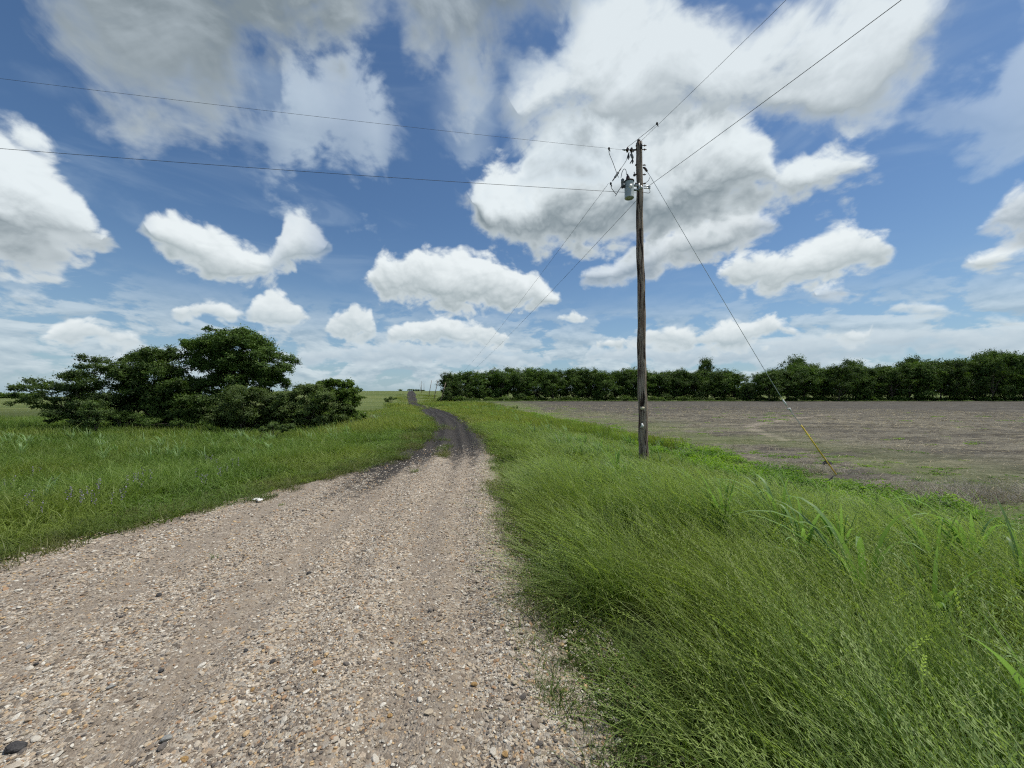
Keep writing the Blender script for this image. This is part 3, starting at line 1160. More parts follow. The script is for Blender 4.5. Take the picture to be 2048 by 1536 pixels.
def leaves_mesh(name, c, size, rg, mat, upbias=.6, outn=None, tvals=None, rv=None, aspect=.55):
    """pointed leaves: a folded quad each, at centres c"""
    nl = len(c)
    nrm = rg.normal(0, 1, (nl, 3))
    nrm /= np.linalg.norm(nrm, axis=1)[:, None]
    nrm[:, 2] += upbias
    if outn is not None:
        nrm += outn
    nrm /= np.linalg.norm(nrm, axis=1)[:, None]
    ax = rg.normal(0, 1, (nl, 3))
    ax -= (ax * nrm).sum(1)[:, None] * nrm
    ax /= np.linalg.norm(ax, axis=1)[:, None]
    bx = np.cross(nrm, ax)
    s = np.asarray(size)[:, None]
    v = np.stack([c - ax * s * .5, c + bx * s * aspect * .5 - nrm * s * .08, c + ax * s * .5, c - bx * s * aspect * .5 - nrm * s * .08], 1).reshape(-1, 3)
    q = np.arange(nl * 4).reshape(-1, 4)
    t = np.repeat(tvals if tvals is not None else np.full(nl, .6), 4)
    r = np.repeat(rv if rv is not None else rg.random(nl), 4)
    me = np_mesh(name, v, q, None, False, {'t': t, 'r': r})
    if mat is not None:
        me.materials.append(mat)
    return me


weeds = [leafy('weed_patch', 170, .28, .26, .06, 900 + k, M_weed) for k in range(5)]
weeds_low = [leafy('weed_low', 90, .34, .07, .06, 920 + k, M_weed) for k in range(4)]
parts = []
def vine_mask(X, Y):
    d = XF(Y) - X
    return (d > -1.0 + .8 * (fbm(X * .5, Y * .5, 3, 91) - .5)) & (d < 2.3) & (fbm(X * .9, Y * .9, 3, 92) > .38 + .08 * np.clip(d, 0, 2))
for (r0, r1, de, seed, k) in ((6, 12, 22, 41, 1.), (12, 24, 11, 42, 1.3), (24, 50, 3, 43, 2.)):
    X, Y = ring_pts(r0, r1, de, vine_mask, 66, seed)
    p, r, s, i = place(X, Y, 5, seed + 50, .6 * k, 1.1 * k, None, 3.1)
    parts.append((p, r, s, i))
def green_field(X, Y):
    base = sst(.44, .56, fbm(X * .16, Y * .16, 3, 93)) * sst(24, 8, X + .25 * Y)
    return (X > XF(Y) + .2) * (Y < 128) * np.clip(base + .03 + .5 * sst(8, 2, X) * sst(60, 20, Y), 0, 1)
for (r0, r1, de, seed, k) in ((8, 18, 13, 44, .8), (18, 40, 6.5, 45, 1.2), (40, 80, .9, 46, 2.4)):
    X, Y = ring_pts(r0, r1, de, green_field, 62, seed)
    p, r, s, i = place(X, Y, 4, seed + 50, .4 * k, 1.0 * k, None, 3.1)
    parts.append((p, r, s, i + 5))
scatter('creeping_weeds', weeds + weeds_low, *cat(*parts))

# straw litter on the ploughed soil
rg = np.random.default_rng(5)
straws = []
for k in range(5):
    V_, Q_, A_ = [], [], []
    for j in range(14):
        a = rg.uniform(0, 6.283)
        b = np.array([rg.normal(0, .35), rg.normal(0, .35), rg.uniform(.005, .03)])
        d = np.array([math.cos(a), math.sin(a) * .6, rg.uniform(-.1, .35)])
        L = rg.uniform(.05, .22)
        strip(V_, Q_, A_, np.stack([b, b + d * L * .5, b + d * L]), np.array([.006, .007, .004]), np.array([-d[1], d[0], .3]), 0, 1, rg.random())
    aa = np.concatenate(A_)
    me = np_mesh('straw', np.concatenate(V_), Q_, None, True, {'t': aa[:, 0], 'r': aa[:, 1]})
    me.materials.append(M_straw)
    straws.append(me)
parts = []
for (r0, r1, de, seed, k) in ((7, 16, 3.6, 51, 1.), (16, 36, 1.6, 52, 1.5), (36, 90, .45, 53, 2.6)):
    X, Y = ring_pts(r0, r1, de, lambda X, Y: (X > XF(Y) + .3) & (Y < 128), 62, seed)
    parts.append(place(X, Y, 5, seed + 50, .7 * k, 1.2 * k, None, 3.1, .05, .0))
scatter('straw_litter', straws, *cat(*parts))

# dead grey stalks
def sticks(name, nb, foot, h, seed, wd=.006):
    rg = np.random.default_rng(seed)
    V_, Q_, A_ = [], [], []
    for i in range(nb):
        a = rg.uniform(0, 6.283)
        r = foot * math.sqrt(rg.random())
        p = np.array([r * math.cos(a), r * math.sin(a), 0.])
        d = np.array([rg.normal(0, .8), rg.normal(0, .8), rg.uniform(.15, 1)])
        d /= np.linalg.norm(d)
        L = h * rg.uniform(.4, 1.2)
        rv = rg.random()
        pts = [p]
        for j in range(3):
            d = d + rg.normal(0, .25, 3)
            d /= np.linalg.norm(d)
            pts.append(pts[-1] + d * L / 3)
            if rg.random() < .6:
                e = d + rg.normal(0, .6, 3)
                e /= np.linalg.norm(e)
                strip(V_, Q_, A_, np.stack([pts[-1], pts[-1] + e * L * .22]), np.array([wd * .7, wd * .3]), np.cross(e, [.3, .8, .5]), .2, 1, rv)
        strip(V_, Q_, A_, np.stack(pts), np.array([1, .9, .7, .4]) * wd, np.cross(d, [.5, .3, .8]), 0, 1, rv)
    aa = np.concatenate(A_)
    me = np_mesh(name, np.concatenate(V_), Q_, None, True, {'t': aa[:, 0], 'r': aa[:, 1]})
    me.materials.append(M_dry)
    return me


dead = [sticks('dead_stalk', 60, .35, .38, 950 + k) for k in range(4)]
parts = []
for (cx, cy_, sx_, sy_, cnt) in ((11.4, 9.3, 1.0, .4, 70), (10.0, 9.9, .7, .35, 34), (9.3, 12.4, .9, .5, 34), (13.2, 9.9, 1.0, .5, 24), (7.4, 17.5, 1.2, 1.2, 24)):
    X = rg.normal(cx, sx_, cnt)
    Y = rg.normal(cy_, sy_, cnt)
    parts.append(place(X, Y, 4, 77 + cnt, .7, 1.3, None, 3.1))
X = rg.normal(-9.4, .45, 26)
Y = rg.normal(27, .9, 26)
parts.append(place(X, Y, 4, 99, 1.3, 2.2, None, 3.1))
scatter('dead_stalks', dead, *cat(*parts))

# ------------------------------------------------------------------ loose gravel (real stones near the camera)
def stone_mesh(name, seed, mat):
    import bmesh
    rg = np.random.default_rng(seed)
    bm = bmesh.new()
    bmesh.ops.create_icosphere(bm, subdivisions=2, radius=.5)
    dirs = rg.normal(0, 1, (9, 3))
    dirs /= np.linalg.norm(dirs, axis=1)[:, None]
    offs = rg.uniform(.30, .46, 9)
    for v in bm.verts:
        p = np.array(v.co)
        for d, o in zip(dirs, offs):
            q = p @ d
            if q > o:
                p = p - d * (q - o) * .92
        p = p * np.array([1.15, .85, .55])
        v.co = p
    me = bpy.data.meshes.new(name)
    bm.to_mesh(me)
    bm.free()
    me.polygons.foreach_set('use_smooth', [False] * len(me.polygons))
    me.materials.append(mat)
    return me


m, n, out = mat_new('gravel_stone')
oi = n.node('ShaderNodeObjectInfo')
c = n.ramp(oi.outputs['Random'], [(0, (.10, .09, .085)), (.09, (.20, .16, .125)), (.22, (.31, .25, .185)), (.36, (.43, .36, .27)), (.52, (.33, .305, .27)), (.60, (.48, .42, .34)),
                                  (.72, (.34, .21, .12)), (.78, (.50, .35, .19)), (.84, (.54, .50, .43)), (.92, (.68, .64, .56)), (1, (.78, .75, .69))], 'CONSTANT')
P = n.node('ShaderNodeTexCoord').outputs['Object']
a = n.noise(P, 3.0, 4, .7)
c = n.mix(n.rng(a, .35, .7, .3, 0), c, (.20, .165, .125))
principled(n, out, c, .85, 0, a, .3, .05, .3)
M_stone = m
stones = [stone_mesh('stone', 1000 + k, M_stone) for k in range(9)]


def zr_f(X, Y):
    return zroad(Y) + road_bumps(X, Y) + .012


def gravel_mask(X, Y):
    f = ((X > XL(Y) - .1) & (X < XR(Y) + .35)) * 1.0
    bands = np.zeros_like(X)
    for cc in (-1.0, -2.35, -3.6, -4.6):
        bands = np.maximum(bands, np.exp(-((X - XR(Y) - cc) / .28) ** 2))
    nz = fbm(X * 1.2, Y * .8, 3, 97)
    return f * np.clip(1.0 - .65 * bands * sst(.3, .6, nz), 0, 1) * sst(14, 9.5, Y + 3 * (nz - .5) + 2.0 * sst(-1.8, -3.0, X - XR(Y)))


parts = []
for (r0, r1, de, s0, s1, seed) in ((.9, 3.2, 3000, .009, .023, 61), (.9, 3.6, 80, .026, .050, 62), (3.2, 5.5, 1600, .012, .026, 63), (3.6, 7.0, 30, .028, .050, 64),
                                   (5.5, 9, 600, .016, .032, 65), (9, 16, 190, .022, .040, 66)):
    X, Y = ring_pts(r0, r1, de, gravel_mask, 72, seed)
    rg2 = np.random.default_rng(seed)
    nn = len(X)
    s = s0 * (s1 / s0) ** (rg2.random(nn) ** 1.5)
    Z = zr_f(X, Y) + s * .10
    outr = X > XR(Y) + .05
    Z = np.where(outr, H(X, Y) + s * .1 + .01, Z)
    rot = np.stack([rg2.normal(0, .25, nn), rg2.normal(0, .25, nn), rg2.uniform(0, 6.28, nn)], 1)
    parts.append((np.stack([X, Y, Z], 1), rot, np.stack([s, s, s * rg2.uniform(.6, 1.1, nn)], 1), rg2.integers(0, 9, nn)))
scatter('gravel', stones, *cat(*parts))

# ------------------------------------------------------------------ trees
def leaf_mat(name, c0, c1, c2, trans=.28, vary=.5):
    return foliage_mat(name, c0, c1, c2, trans, None, .5, vary, .012)


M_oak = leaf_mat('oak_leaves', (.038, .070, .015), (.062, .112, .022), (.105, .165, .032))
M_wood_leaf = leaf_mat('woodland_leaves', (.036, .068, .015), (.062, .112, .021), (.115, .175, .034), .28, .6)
M_thin_leaf = leaf_mat('thin_leaves', (.045, .075, .022), (.075, .120, .034), (.12, .175, .048), .35)
M_olive_leaf = leaf_mat('olive_leaves', (.055, .085, .024), (.085, .130, .036), (.150, .200, .065), .32)
M_bright_leaf = leaf_mat('bright_leaves', (.05, .09, .016), (.10, .17, .028), (.16, .24, .04), .38)
m, n, out = mat_new('bark')
P = n.node('ShaderNodeTexCoord').outputs['Object']
b = n.noise(n.v('MULTIPLY', P, (1, 1, .25)), 14, 5, .7)
principled(n, out, n.ramp(b, [(.3, (.045, .036, .030)), (.7, (.17, .145, .12))]), .95, 0, b, .9, .03, .1)
M_bark = m


def crown_mesh(name, lobes, nleaf, size, seed, mat, flat=.62, sprays=26, spread=.20, inner=.15):
    """lobes: (x, y, z, r). Leaves gather in sprays over the upper faces of each lobe."""
    rg = np.random.default_rng(seed)
    L = np.array(lobes, float)
    wts = L[:, 3] ** 2
    wts /= wts.sum()
    C_, Nn, T_, R_ = [], [], [], []
    zmin, zmax = (L[:, 2] - L[:, 3]).min(), (L[:, 2] + L[:, 3] * flat).max()
    for (x, y, z, r), wt in zip(L, wts):
        k = max(40, int(nleaf * wt))
        ns = max(6, int(sprays * rg.uniform(.8, 1.2)))
        d = rg.normal(0, 1, (ns, 3))
        d /= np.linalg.norm(d, axis=1)[:, None]
        d[:, 2] = np.where((d[:, 2] < -.2) & (rg.random(ns) < .45), -d[:, 2], d[:, 2])
        rr = r * rg.uniform(.55, 1.12, ns)
        sc = np.stack([x + d[:, 0] * rr, y + d[:, 1] * rr, z + d[:, 2] * rr * flat], 1)
        srv = rg.random(ns)
        w_ = rg.integers(0, ns, k)
        off = rg.normal(0, 1, (k, 3)) * np.array([1, 1, .62]) * r * spread
        off = off * rg.uniform(.3, 1.2, k)[:, None]
        c = sc[w_] + off
        ins = rg.random(k) < inner
        c[ins] = np.array([x, y, z]) + (c[ins] - np.array([x, y, z])) * rg.uniform(.3, .9, ins.sum())[:, None]
        C_.append(c)
        Nn.append(d[w_] * 1.2)
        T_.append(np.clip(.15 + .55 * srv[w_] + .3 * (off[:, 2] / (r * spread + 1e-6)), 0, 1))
        R_.append(np.clip(srv[w_] * .6 + rg.random(k) * .4, 0, 1))
    c = np.concatenate(C_)
    return leaves_mesh(name, c, size * rg.uniform(.55, 1.35, len(c)), rg, mat, .35, np.concatenate(Nn), np.concatenate(T_), np.concatenate(R_), .6)


def limb_pts(a, b, rg, n=6, wob=.07, rise=.12):
    a, b = np.array(a, float), np.array(b, float)
    L = np.linalg.norm(b - a)
    out_ = []
    ph = rg.normal(0, wob * L, (2, 3))
    for i in range(n + 1):
        t = i / n
        p = a * (1 - t) + b * t + ph[0] * math.sin(t * 3.14) + ph[1] * math.sin(t * 6.28) * .5
        p[2] += rise * L * math.sin(t * 3.14)
        out_.append(tuple(p))
    return out_


def trunk_build(name, base, r0, lobes, seed, parent, fork=.30, nl=14, stems=1, mat=None):
    rg = np.random.default_rng(seed)
    mb = MB()
    L = sorted(lobes, key=lambda q: -q[3])[:nl]
    zc = np.mean([q[2] for q in L])
    for s_ in range(stems):
        bx, by = base[0] + rg.normal(0, .3) * (stems > 1), base[1] + rg.normal(0, .2) * (stems > 1)
        fx = np.mean([q[0] for q in L]) * .35 + bx * .65 + rg.normal(0, .25)
        fz = base[2] + (zc - base[2]) * fork * rg.uniform(.8, 1.3)
        top = (fx, by + rg.normal(0, .1), fz)
        pts = limb_pts((bx, by, base[2] - .15), top, rg, 5, .03, 0)
        mb.tube(pts, list(np.linspace(r0 * 1.25, r0 * .8, len(pts))), 8)
        for q in L[s_::stems]:
            e = (q[0], q[1], q[2] - q[3] * .1)
            p = limb_pts(top, e, rg, 6, .06, .08)
            mb.tube(p, list(np.linspace(r0 * .55, r0 * .10, len(p))), 6)
            for k in range(3):
                i = rg.integers(2, 6)
                d = rg.normal(0, 1, 3)
                d[2] = abs(d[2])
                d = d / np.linalg.norm(d) * q[3] * .8
                pp = limb_pts(p[i], tuple(np.array(p[i]) + d), rg, 3, .08, .05)
                mb.tube(pp, list(np.linspace(r0 * .18, r0 * .04, len(pp))), 5)
    return mb.build(name, mat or M_bark, parent)


def lobes_from(pic, Y, rg, depth=1.0, k=FPX):
    """lobes given as (x, y, radius) in picture terms at distance Y, spread in depth by their own size"""
    out_ = []
    for (x, y, r) in pic:
        for j in range(4):
            yy = Y + rg.uniform(-1, 1) * depth * (1 if j else .5)
            p = at(x, y, Y)
            R = r / k * Y * 1.14
            out_.append((p.x + (rg.normal(0, R * .42) if j else 0), yy, p.z - R * .14 + (rg.normal(-R * .06, R * .24) if j else 0), R * (1 if not j else rg.uniform(.55, .85))))
    return out_


def make_tree(kind, label, cat_, pic, Y, base_x, nleaf, size, mat, seed, group=None, depth=1.4, r0=.11, flat=.62, sprays=26, spread=.2, stems=1, fork=.3, partname='crown', nl=14, inner=.15):
    rg = np.random.default_rng(seed)
    b = at(base_x, 850, Y)
    gz = float(H(b.x, Y))
    root = empty(kind, (b.x, Y, gz))
    lb = [(x - b.x, y - Y, z - gz, r) for x, y, z, r in lobes_from(pic, Y, rg, depth)]
    lb = [(x, y, max(z, r * .35), r) for x, y, z, r in lb]
    link(partname, crown_mesh(partname, lb, nleaf, size, seed, mat, flat, sprays, spread, inner), None, root)
    trunk_build('trunk', (0, 0, 0), r0, lb, seed + 1, root, fork, nl, stems)
    tag(root, label, cat_, group)
    return root


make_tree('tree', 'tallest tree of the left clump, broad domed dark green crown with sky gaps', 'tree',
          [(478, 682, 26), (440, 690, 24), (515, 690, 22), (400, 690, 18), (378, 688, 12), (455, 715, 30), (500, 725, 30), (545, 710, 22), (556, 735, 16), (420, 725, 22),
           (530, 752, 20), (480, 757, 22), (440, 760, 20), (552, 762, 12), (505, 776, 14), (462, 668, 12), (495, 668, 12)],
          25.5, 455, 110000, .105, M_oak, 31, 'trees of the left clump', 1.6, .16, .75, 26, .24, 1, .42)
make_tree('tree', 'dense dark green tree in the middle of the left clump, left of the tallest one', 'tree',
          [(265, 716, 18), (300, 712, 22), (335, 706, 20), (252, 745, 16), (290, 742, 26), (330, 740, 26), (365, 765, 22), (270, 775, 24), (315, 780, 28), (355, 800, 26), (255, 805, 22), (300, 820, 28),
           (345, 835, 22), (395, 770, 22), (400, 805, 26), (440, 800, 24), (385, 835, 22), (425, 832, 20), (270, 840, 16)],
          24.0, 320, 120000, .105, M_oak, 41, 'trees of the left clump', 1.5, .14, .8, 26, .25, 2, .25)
make_tree('tree', 'thin straggly tree at the left end of the clump with long low branches', 'tree',
          [(198, 722, 14), (190, 740, 18), (222, 736, 9), (205, 765, 16), (160, 748, 14), (138, 752, 12), (165, 775, 20), (120, 775, 16), (85, 765, 15), (60, 775, 10), (48, 790, 8), (70, 800, 9), (95, 790, 14),
           (135, 800, 18), (175, 805, 20), (200, 800, 20), (110, 815, 14), (150, 828, 16), (188, 835, 18), (215, 830, 18), (60, 812, 7), (225, 790, 14), (105, 838, 8)],
          22.5, 172, 50000, .09, M_thin_leaf, 51, 'trees of the left clump', 1.3, .09, .6, 14, .30, 2, .2, nl=20)
make_tree('shrub', 'grey green spreading shrub under the right side of the tallest tree', 'shrub',
          [(470, 790, 20), (505, 790, 22), (540, 800, 20), (455, 815, 22), (490, 820, 26), (530, 825, 24), (565, 822, 18), (475, 845, 18), (515, 850, 18), (550, 848, 14), (440, 840, 16)],
          21.5, 500, 60000, .085, M_olive_leaf, 61, 'shrubs of the left clump', 1.1, .05, .6, 24, .22, 3, .15)
make_tree('shrub', 'olive green bushy shrub between the grey green shrub and the bright green tree', 'shrub',
          [(575, 790, 18), (600, 778, 16), (625, 780, 18), (650, 790, 18), (590, 808, 22), (630, 810, 24), (665, 815, 18), (605, 835, 18), (645, 838, 18), (680, 838, 12), (700, 845, 12), (560, 838, 14)],
          22.5, 625, 64000, .085, M_olive_leaf, 71, 'shrubs of the left clump', 1.1, .05, .65, 24, .22, 3, .15)
make_tree('tree', 'small bright green tree at the right end of the left clump', 'tree',
          [(670, 766, 12), (690, 768, 13), (705, 780, 12), (680, 785, 18), (700, 800, 15), (712, 795, 8), (660, 780, 14), (690, 815, 14), (722, 832, 8), (650, 768, 10), (705, 825, 12)],
          24.0, 688, 36000, .09, M_bright_leaf, 81, 'trees of the left clump', .9, .06, .7, 22, .2, 1, .25)
make_tree('shrub', 'rounded bright leafed sapling in front of the straggly left tree', 'shrub',
          [(190, 808, 14), (180, 822, 13), (200, 826, 14), (192, 842, 12)],
          20.5, 190, 6000, .065, M_thin_leaf, 86, None, .5, .03, .75, 20, .2, 1, .2)
make_tree('shrub', 'dark low shrub at the foot of the middle tree of the left clump', 'shrub',
          [(240, 830, 14), (262, 836, 16), (290, 842, 15), (240, 850, 10), (315, 846, 12), (360, 845, 12), (400, 848, 12)],
          22.0, 275, 9000, .065, M_oak, 91, 'shrubs of the left clump', .6, .03, .7, 18, .22, 2, .2)
make_tree('shrub', 'small dark bush at the edge of the grass in front of the grey green shrub', 'shrub',
          [(545, 850, 9), (565, 856, 9), (580, 852, 7), (528, 858, 7)],
          17.5, 555, 3500, .06, M_thin_leaf, 96, None, .4, .02, .7, 14, .25, 2, .2)
make_tree('shrub', 'low bush beside the road on the slope beyond the bend', 'shrub',
          [(772, 797, 4), (781, 795, 4.5), (790, 797, 3), (776, 800, 4)],
          112, 781, 1500, .22, M_oak, 97, None, .8, .03, .6, 10, .3, 2, .2)

# ---- the wood along the far side of the ploughed field: its crowns share six meshes
def wood_lobes(seed, hgt, wid):
    rg = np.random.default_rng(seed)
    L = []
    nl = 19
    for i in range(nl):
        t = rg.random()
        a = rg.uniform(0, 6.283)
        z = hgt * (.16 + .78 * t)
        rr = wid * .5 * math.sqrt(max(.06, 1 - (max(0, t - .35) / .68) ** 2)) * rg.uniform(.45, .95)
        L.append((rr * math.cos(a), rr * math.sin(a), z, wid * rg.uniform(.19, .30)))
    L.append((0, 0, hgt * .82, wid * .33))
    return L


WOODS = []
for k in range(6):
    lb = wood_lobes(1200 + k, 9.6, 8.0)
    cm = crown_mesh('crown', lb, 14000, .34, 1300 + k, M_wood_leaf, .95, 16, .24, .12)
    tmb = trunk_build('trunk', (0, 0, 0), .18, lb, 1400 + k, None, .25, 8)
    tm = tmb.data
    bpy.data.objects.remove(tmb)
    WOODS.append((cm, tm))

ORD = ['first', 'second', 'third', 'fourth', 'fifth', 'sixth', 'seventh', 'eighth', 'ninth', 'tenth', 'eleventh', 'twelfth', 'thirteenth', 'fourteenth', 'fifteenth', 'sixteenth', 'seventeenth',
       'eighteenth', 'nineteenth', 'twentieth', 'twenty-first', 'twenty-second', 'twenty-third', 'twenty-fourth', 'twenty-fifth', 'twenty-sixth', 'twenty-seventh', 'twenty-eighth',
       'twenty-ninth', 'thirtieth', 'thirty-first', 'thirty-second', 'thirty-third', 'thirty-fourth', 'thirty-fifth', 'thirty-sixth', 'thirty-seventh', 'thirty-eighth']


def wood_tree(x, Y, h, wsc, var, rz, label, group):
    z = float(H(x, Y))
    root = empty('woodland_tree', (x, Y, z), rz)
    root.scale = (wsc, wsc, h / 10.9)
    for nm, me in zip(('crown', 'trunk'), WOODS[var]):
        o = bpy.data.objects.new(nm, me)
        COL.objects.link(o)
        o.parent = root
    tag(root, label, 'tree', group)
    return root


TOPS = [(885, 752), (900, 742), (925, 737), (960, 741), (1000, 738), (1040, 736), (1080, 734), (1130, 732), (1180, 732), (1215, 737), (1240, 733), (1290, 734), (1340, 737), (1390, 738),
        (1440, 731), (1475, 736), (1492, 752), (1515, 742), (1560, 730), (1600, 728), (1660, 730), (1700, 727), (1750, 729), (1790, 724), (1830, 720), (1880, 716), (1930, 712), (1990, 707), (2048, 706), (2200, 704), (2600, 706), (3200, 712)]


def top_h(x, Y):
    yt = float(np.interp(x, [q[0] for q in TOPS], [q[1] for q in TOPS]))
    p = at(x, yt, Y)
    return p.z - float(H(p.x, Y))


rg = np.random.default_rng(77)
px_x = []
x = 897.0
while x < 2140:
    px_x.append(x)
    x += rg.uniform(31, 40)
LOOK = ['rounded', 'broad', 'lumpy', 'narrow', 'full', 'drooping']
for i, x in enumerate(px_x):
    Y = 131 + rg.uniform(-1.5, 3) + (-4 if x > 1500 else 0)
    h = top_h(x, Y) * rg.uniform(.88, 1.02) * (1.07 if x < 1000 else 1)
    sc_ = rg.uniform(.92, 1.12)
    if abs(x - 1500) < 19:
        h, sc_ = h * .66, .7
    if x < 930:
        sc_ *= .8
    var = int(rg.integers(0, 6))
    wood_tree(at(x, 800, Y).x, Y, h, sc_, var, rg.uniform(0, 6.28), '%s tree from the left end of the dark tree line beyond the ploughed field' % ORD[i], 'front trees of the far tree line')
for i, x in enumerate(px_x[:-1]):
    xb = x + 17 + rg.uniform(-4, 4)
    Y = 138 + rg.uniform(-1, 3)
    h = top_h(xb, Y) * rg.uniform(.90, 1.06) * (.62 if abs(xb - 1500) < 20 else 1)
    wood_tree(at(xb, 800, Y).x, Y, h, rg.uniform(.95, 1.15), int(rg.integers(0, 6)), rg.uniform(0, 6.28),
              'back row tree showing between the %s and %s front trees of the far tree line' % (ORD[i], ORD[i + 1]), 'back trees of the far tree line')
for (xx, yt, lab) in ((1412, 713, 'open topped tree standing above the far tree line just right of the utility pole'),
                      (1592, 706, 'small feathery crown poking above the far tree line right of the gap in it'),
                      (1702, 716, 'flat topped tree standing slightly above the far tree line left of the highest ones'),
                      (1828, 706, 'pointed tree above the far tree line midway between guy wire and right edge'),
                      (1993, 693, 'highest tree of the far tree line, near the right edge')):
    Y = 146
    p = at(xx, yt, Y)
    wood_tree(p.x, Y, (p.z - float(H(p.x, Y))) * .98, 1.0 if xx != 1412 else .85, int(rg.integers(0, 6)), rg.uniform(0, 6.28), lab, 'tall trees above the far tree line')
for (xx, yt, ww, Y, lab) in ((897, 772, .42, 127, 'small lighter green tree just right of the nearest leaning pole'),
                             (921, 765, .45, 128, 'lighter green bushy tree second from the left in front of the far tree line'),
                             (1497, 762, .5, 127, 'small tree filling the dip in the far tree line')):
    p = at(xx, yt, Y)
    t_ = wood_tree(p.x, Y, p.z - float(H(p.x, Y)), ww, 2, .5, lab, None)
    c_ = t_.children[0]
    me2 = c_.data.copy()
    me2.materials.clear()
    me2.materials.append(M_thin_leaf)
    c_.data = me2

# undergrowth at the foot of the wood
under = [leafy('undergrowth', 500, 2.0, 2.0, .45, 1500 + k, M_wood_leaf) for k in range(3)]
under_g = [leafy('rough_grass', 260, 1.6, .55, .30, 1520 + k, M_thin_leaf) for k in range(2)]
xs_ = np.arange(885, 2300, 9.0)
rgu = np.random.default_rng(3)
X = (xs_ - 1024) / FPX * 128 + rgu.normal(0, .5, len(xs_))
Y = 127.5 + rgu.uniform(-1.5, 2, len(xs_))
p1 = place(X, Y, 3, 8, .5, 1.1, None, 3.1)
xs_ = np.arange(930, 2300, 4.0)
X = (xs_ - 1024) / FPX * 125 + rgu.normal(0, .5, len(xs_))
Y = 124.5 + rgu.uniform(-1.2, 1.6, len(xs_))
p2 = place(X, Y, 2, 9, .4, .9, None, 3.1)
scatter('undergrowth', under + under_g, *cat(p1, (p2[0], p2[1], p2[2], p2[3] + 3)))

# far tree band on the left horizon and dark scrub on the hill crest
xs_ = np.arange(-160, 80, 3.0)
az_x = (xs_ - 1024) / FPX * 560
farb = [leafy('far_wood', 300, 9, 10, 2.2, 1600 + k, M_wood_leaf) for k in range(3)]
X = az_x + rgu.normal(0, 2, len(xs_))
Y = 560 + rgu.uniform(-6, 10, len(xs_))
scatter('far_wood', farb, *place(X, Y, 3, 10, .8, 1.05, None, 3.1))
tag(bpy.data.objects['far_wood'], 'dark band of far trees on the horizon at the left edge', 'wood', None, 'stuff')
for (xx, wpx, hpx, lab) in ((801, 4, 4, 'single dark bush on the hill crest left of the road'), (820, 6, 4.5, 'dark bush where the road meets the hill crest'),
                            (829, 5, 4, 'long dark bush on the crest just right of the road'), (837, 5, 3.5, 'low dark bush on the crest behind the thin far poles'), (846, 5, 3, 'small dark bush on the crest right of the far poles')):
    Y = 372
    X = (xx - 1024) / FPX * Y
    z = float(H(X, Y))
    lb = [(dx_, 0, hpx / FPX * Y * .35, hpx / FPX * Y * .75) for dx_ in np.linspace(-1, 1, 3) * wpx / FPX * Y * .45]
    o = link('hedge_bush', crown_mesh('hedge_bush', lb, 500, .6, int(xx), M_oak, .7, 10, .25), None)
    o.location = (X, Y, z)
    tag(o, lab, 'bush', 'bushes on the hill crest')

# ------------------------------------------------------------------ utility pole and its line gear
m, n, out = mat_new('weathered_pole_wood')
P = n.node('ShaderNodeTexCoord').outputs['Object']
a = n.noise(n.v('MULTIPLY', P, (1, 1, .055)), 26, 5, .65)
b = n.noise(n.v('MULTIPLY', P, (1, 1, .12)), 9, 4, .7)
c = n.ramp(a, [(.30, (.045, .033, .027)), (.42, (.19, .145, .11)), (.56, (.34, .275, .22)), (.75, (.47, .40, .33))])
c = n.mix(n.rng(b, .52, .60), c, (.030, .020, .017))
rd = n.noise(n.v('MULTIPLY', P, (1, 1, .2)), 6, 2, .5)
c = n.mix(n.mul(n.rng(rd, .52, .7), .4), c, (.16, .085, .065))
principled(n, out, c, .9, 0, a, 1.0, .02, .15)
M_pole = m


def simple(name, color, rough=.6, metal=0., var=.25, scale=20., spec=.4):
    m, n, out = mat_new(name)
    P = n.node('ShaderNodeTexCoord').outputs['Object']
    a = n.noise(P, scale, 4, .65)
    dark = tuple(q * (1 - var) for q in color)
    lite = tuple(min(1, q * (1 + var)) for q in color)
    principled(n, out, n.ramp(a, [(.3, dark), (.7, lite)]), rough, metal, a, .15, .004, spec)
    return m


M_galv = simple('galvanised_steel', (.42, .45, .46), .45, .5)
M_tank = simple('grey_tank_paint', (.36, .41, .41), .45, 0, .12, 8)
M_rust = simple('rusty_steel', (.11, .07, .05), .8, .2, .4)
M_darkm = simple('dark_metal', (.035, .035, .037), .6, .3)
M_brown = simple('brown_porcelain', (.045, .018, .012), .25, 0, .2, 10, .6)
M_greyp = simple('grey_polymer', (.15, .16, .165), .6)
M_yellow = simple('yellow_plastic', (.78, .55, .06), .5, 0, .12, 6)
M_white = simple('white_plastic', (.72, .72, .68), .5, 0, .12)
M_cream = simple('cream_tag', (.55, .50, .36), .6)
M_wire = simple('aluminium_conductor', (.085, .09, .095), .6, .3)

PY = 10.6
pb = at(1287, 918, PY)
gz = float(H(pb.x, PY))
ptop = at(1277.5, 286, PY)
pole = empty('utility_pole', (pb.x, PY, gz))
tag(pole, 'weathered wooden utility pole rising from the tall grass, nearest to the camera', 'utility pole')
org = Vector((pb.x, PY, gz))


def W(x, y, Y=PY):
    return at(x, y, Y) - org


mb = MB()
pts, rr = [], []
hp = ptop.z - gz
for i in range(61):
    t = i / 60
    z = -.4 + t * (hp + .4)
    tx = (ptop.x - pb.x) * max(0, z) / hp
    pts.append((tx + .010 * math.sin(z * 1.7) + .006 * math.sin(z * 5.1), .008 * math.sin(z * 2.3), z))
    rr.append((.134 - .052 * t) * (1 + .018 * math.sin(z * 7.7) + .012 * math.sin(z * 17)))
mb.tube(pts, rr, 20)
mb.build('pole_shaft', M_pole, pole)


def shaft_x(z):
    return (ptop.x - pb.x) * z / hp


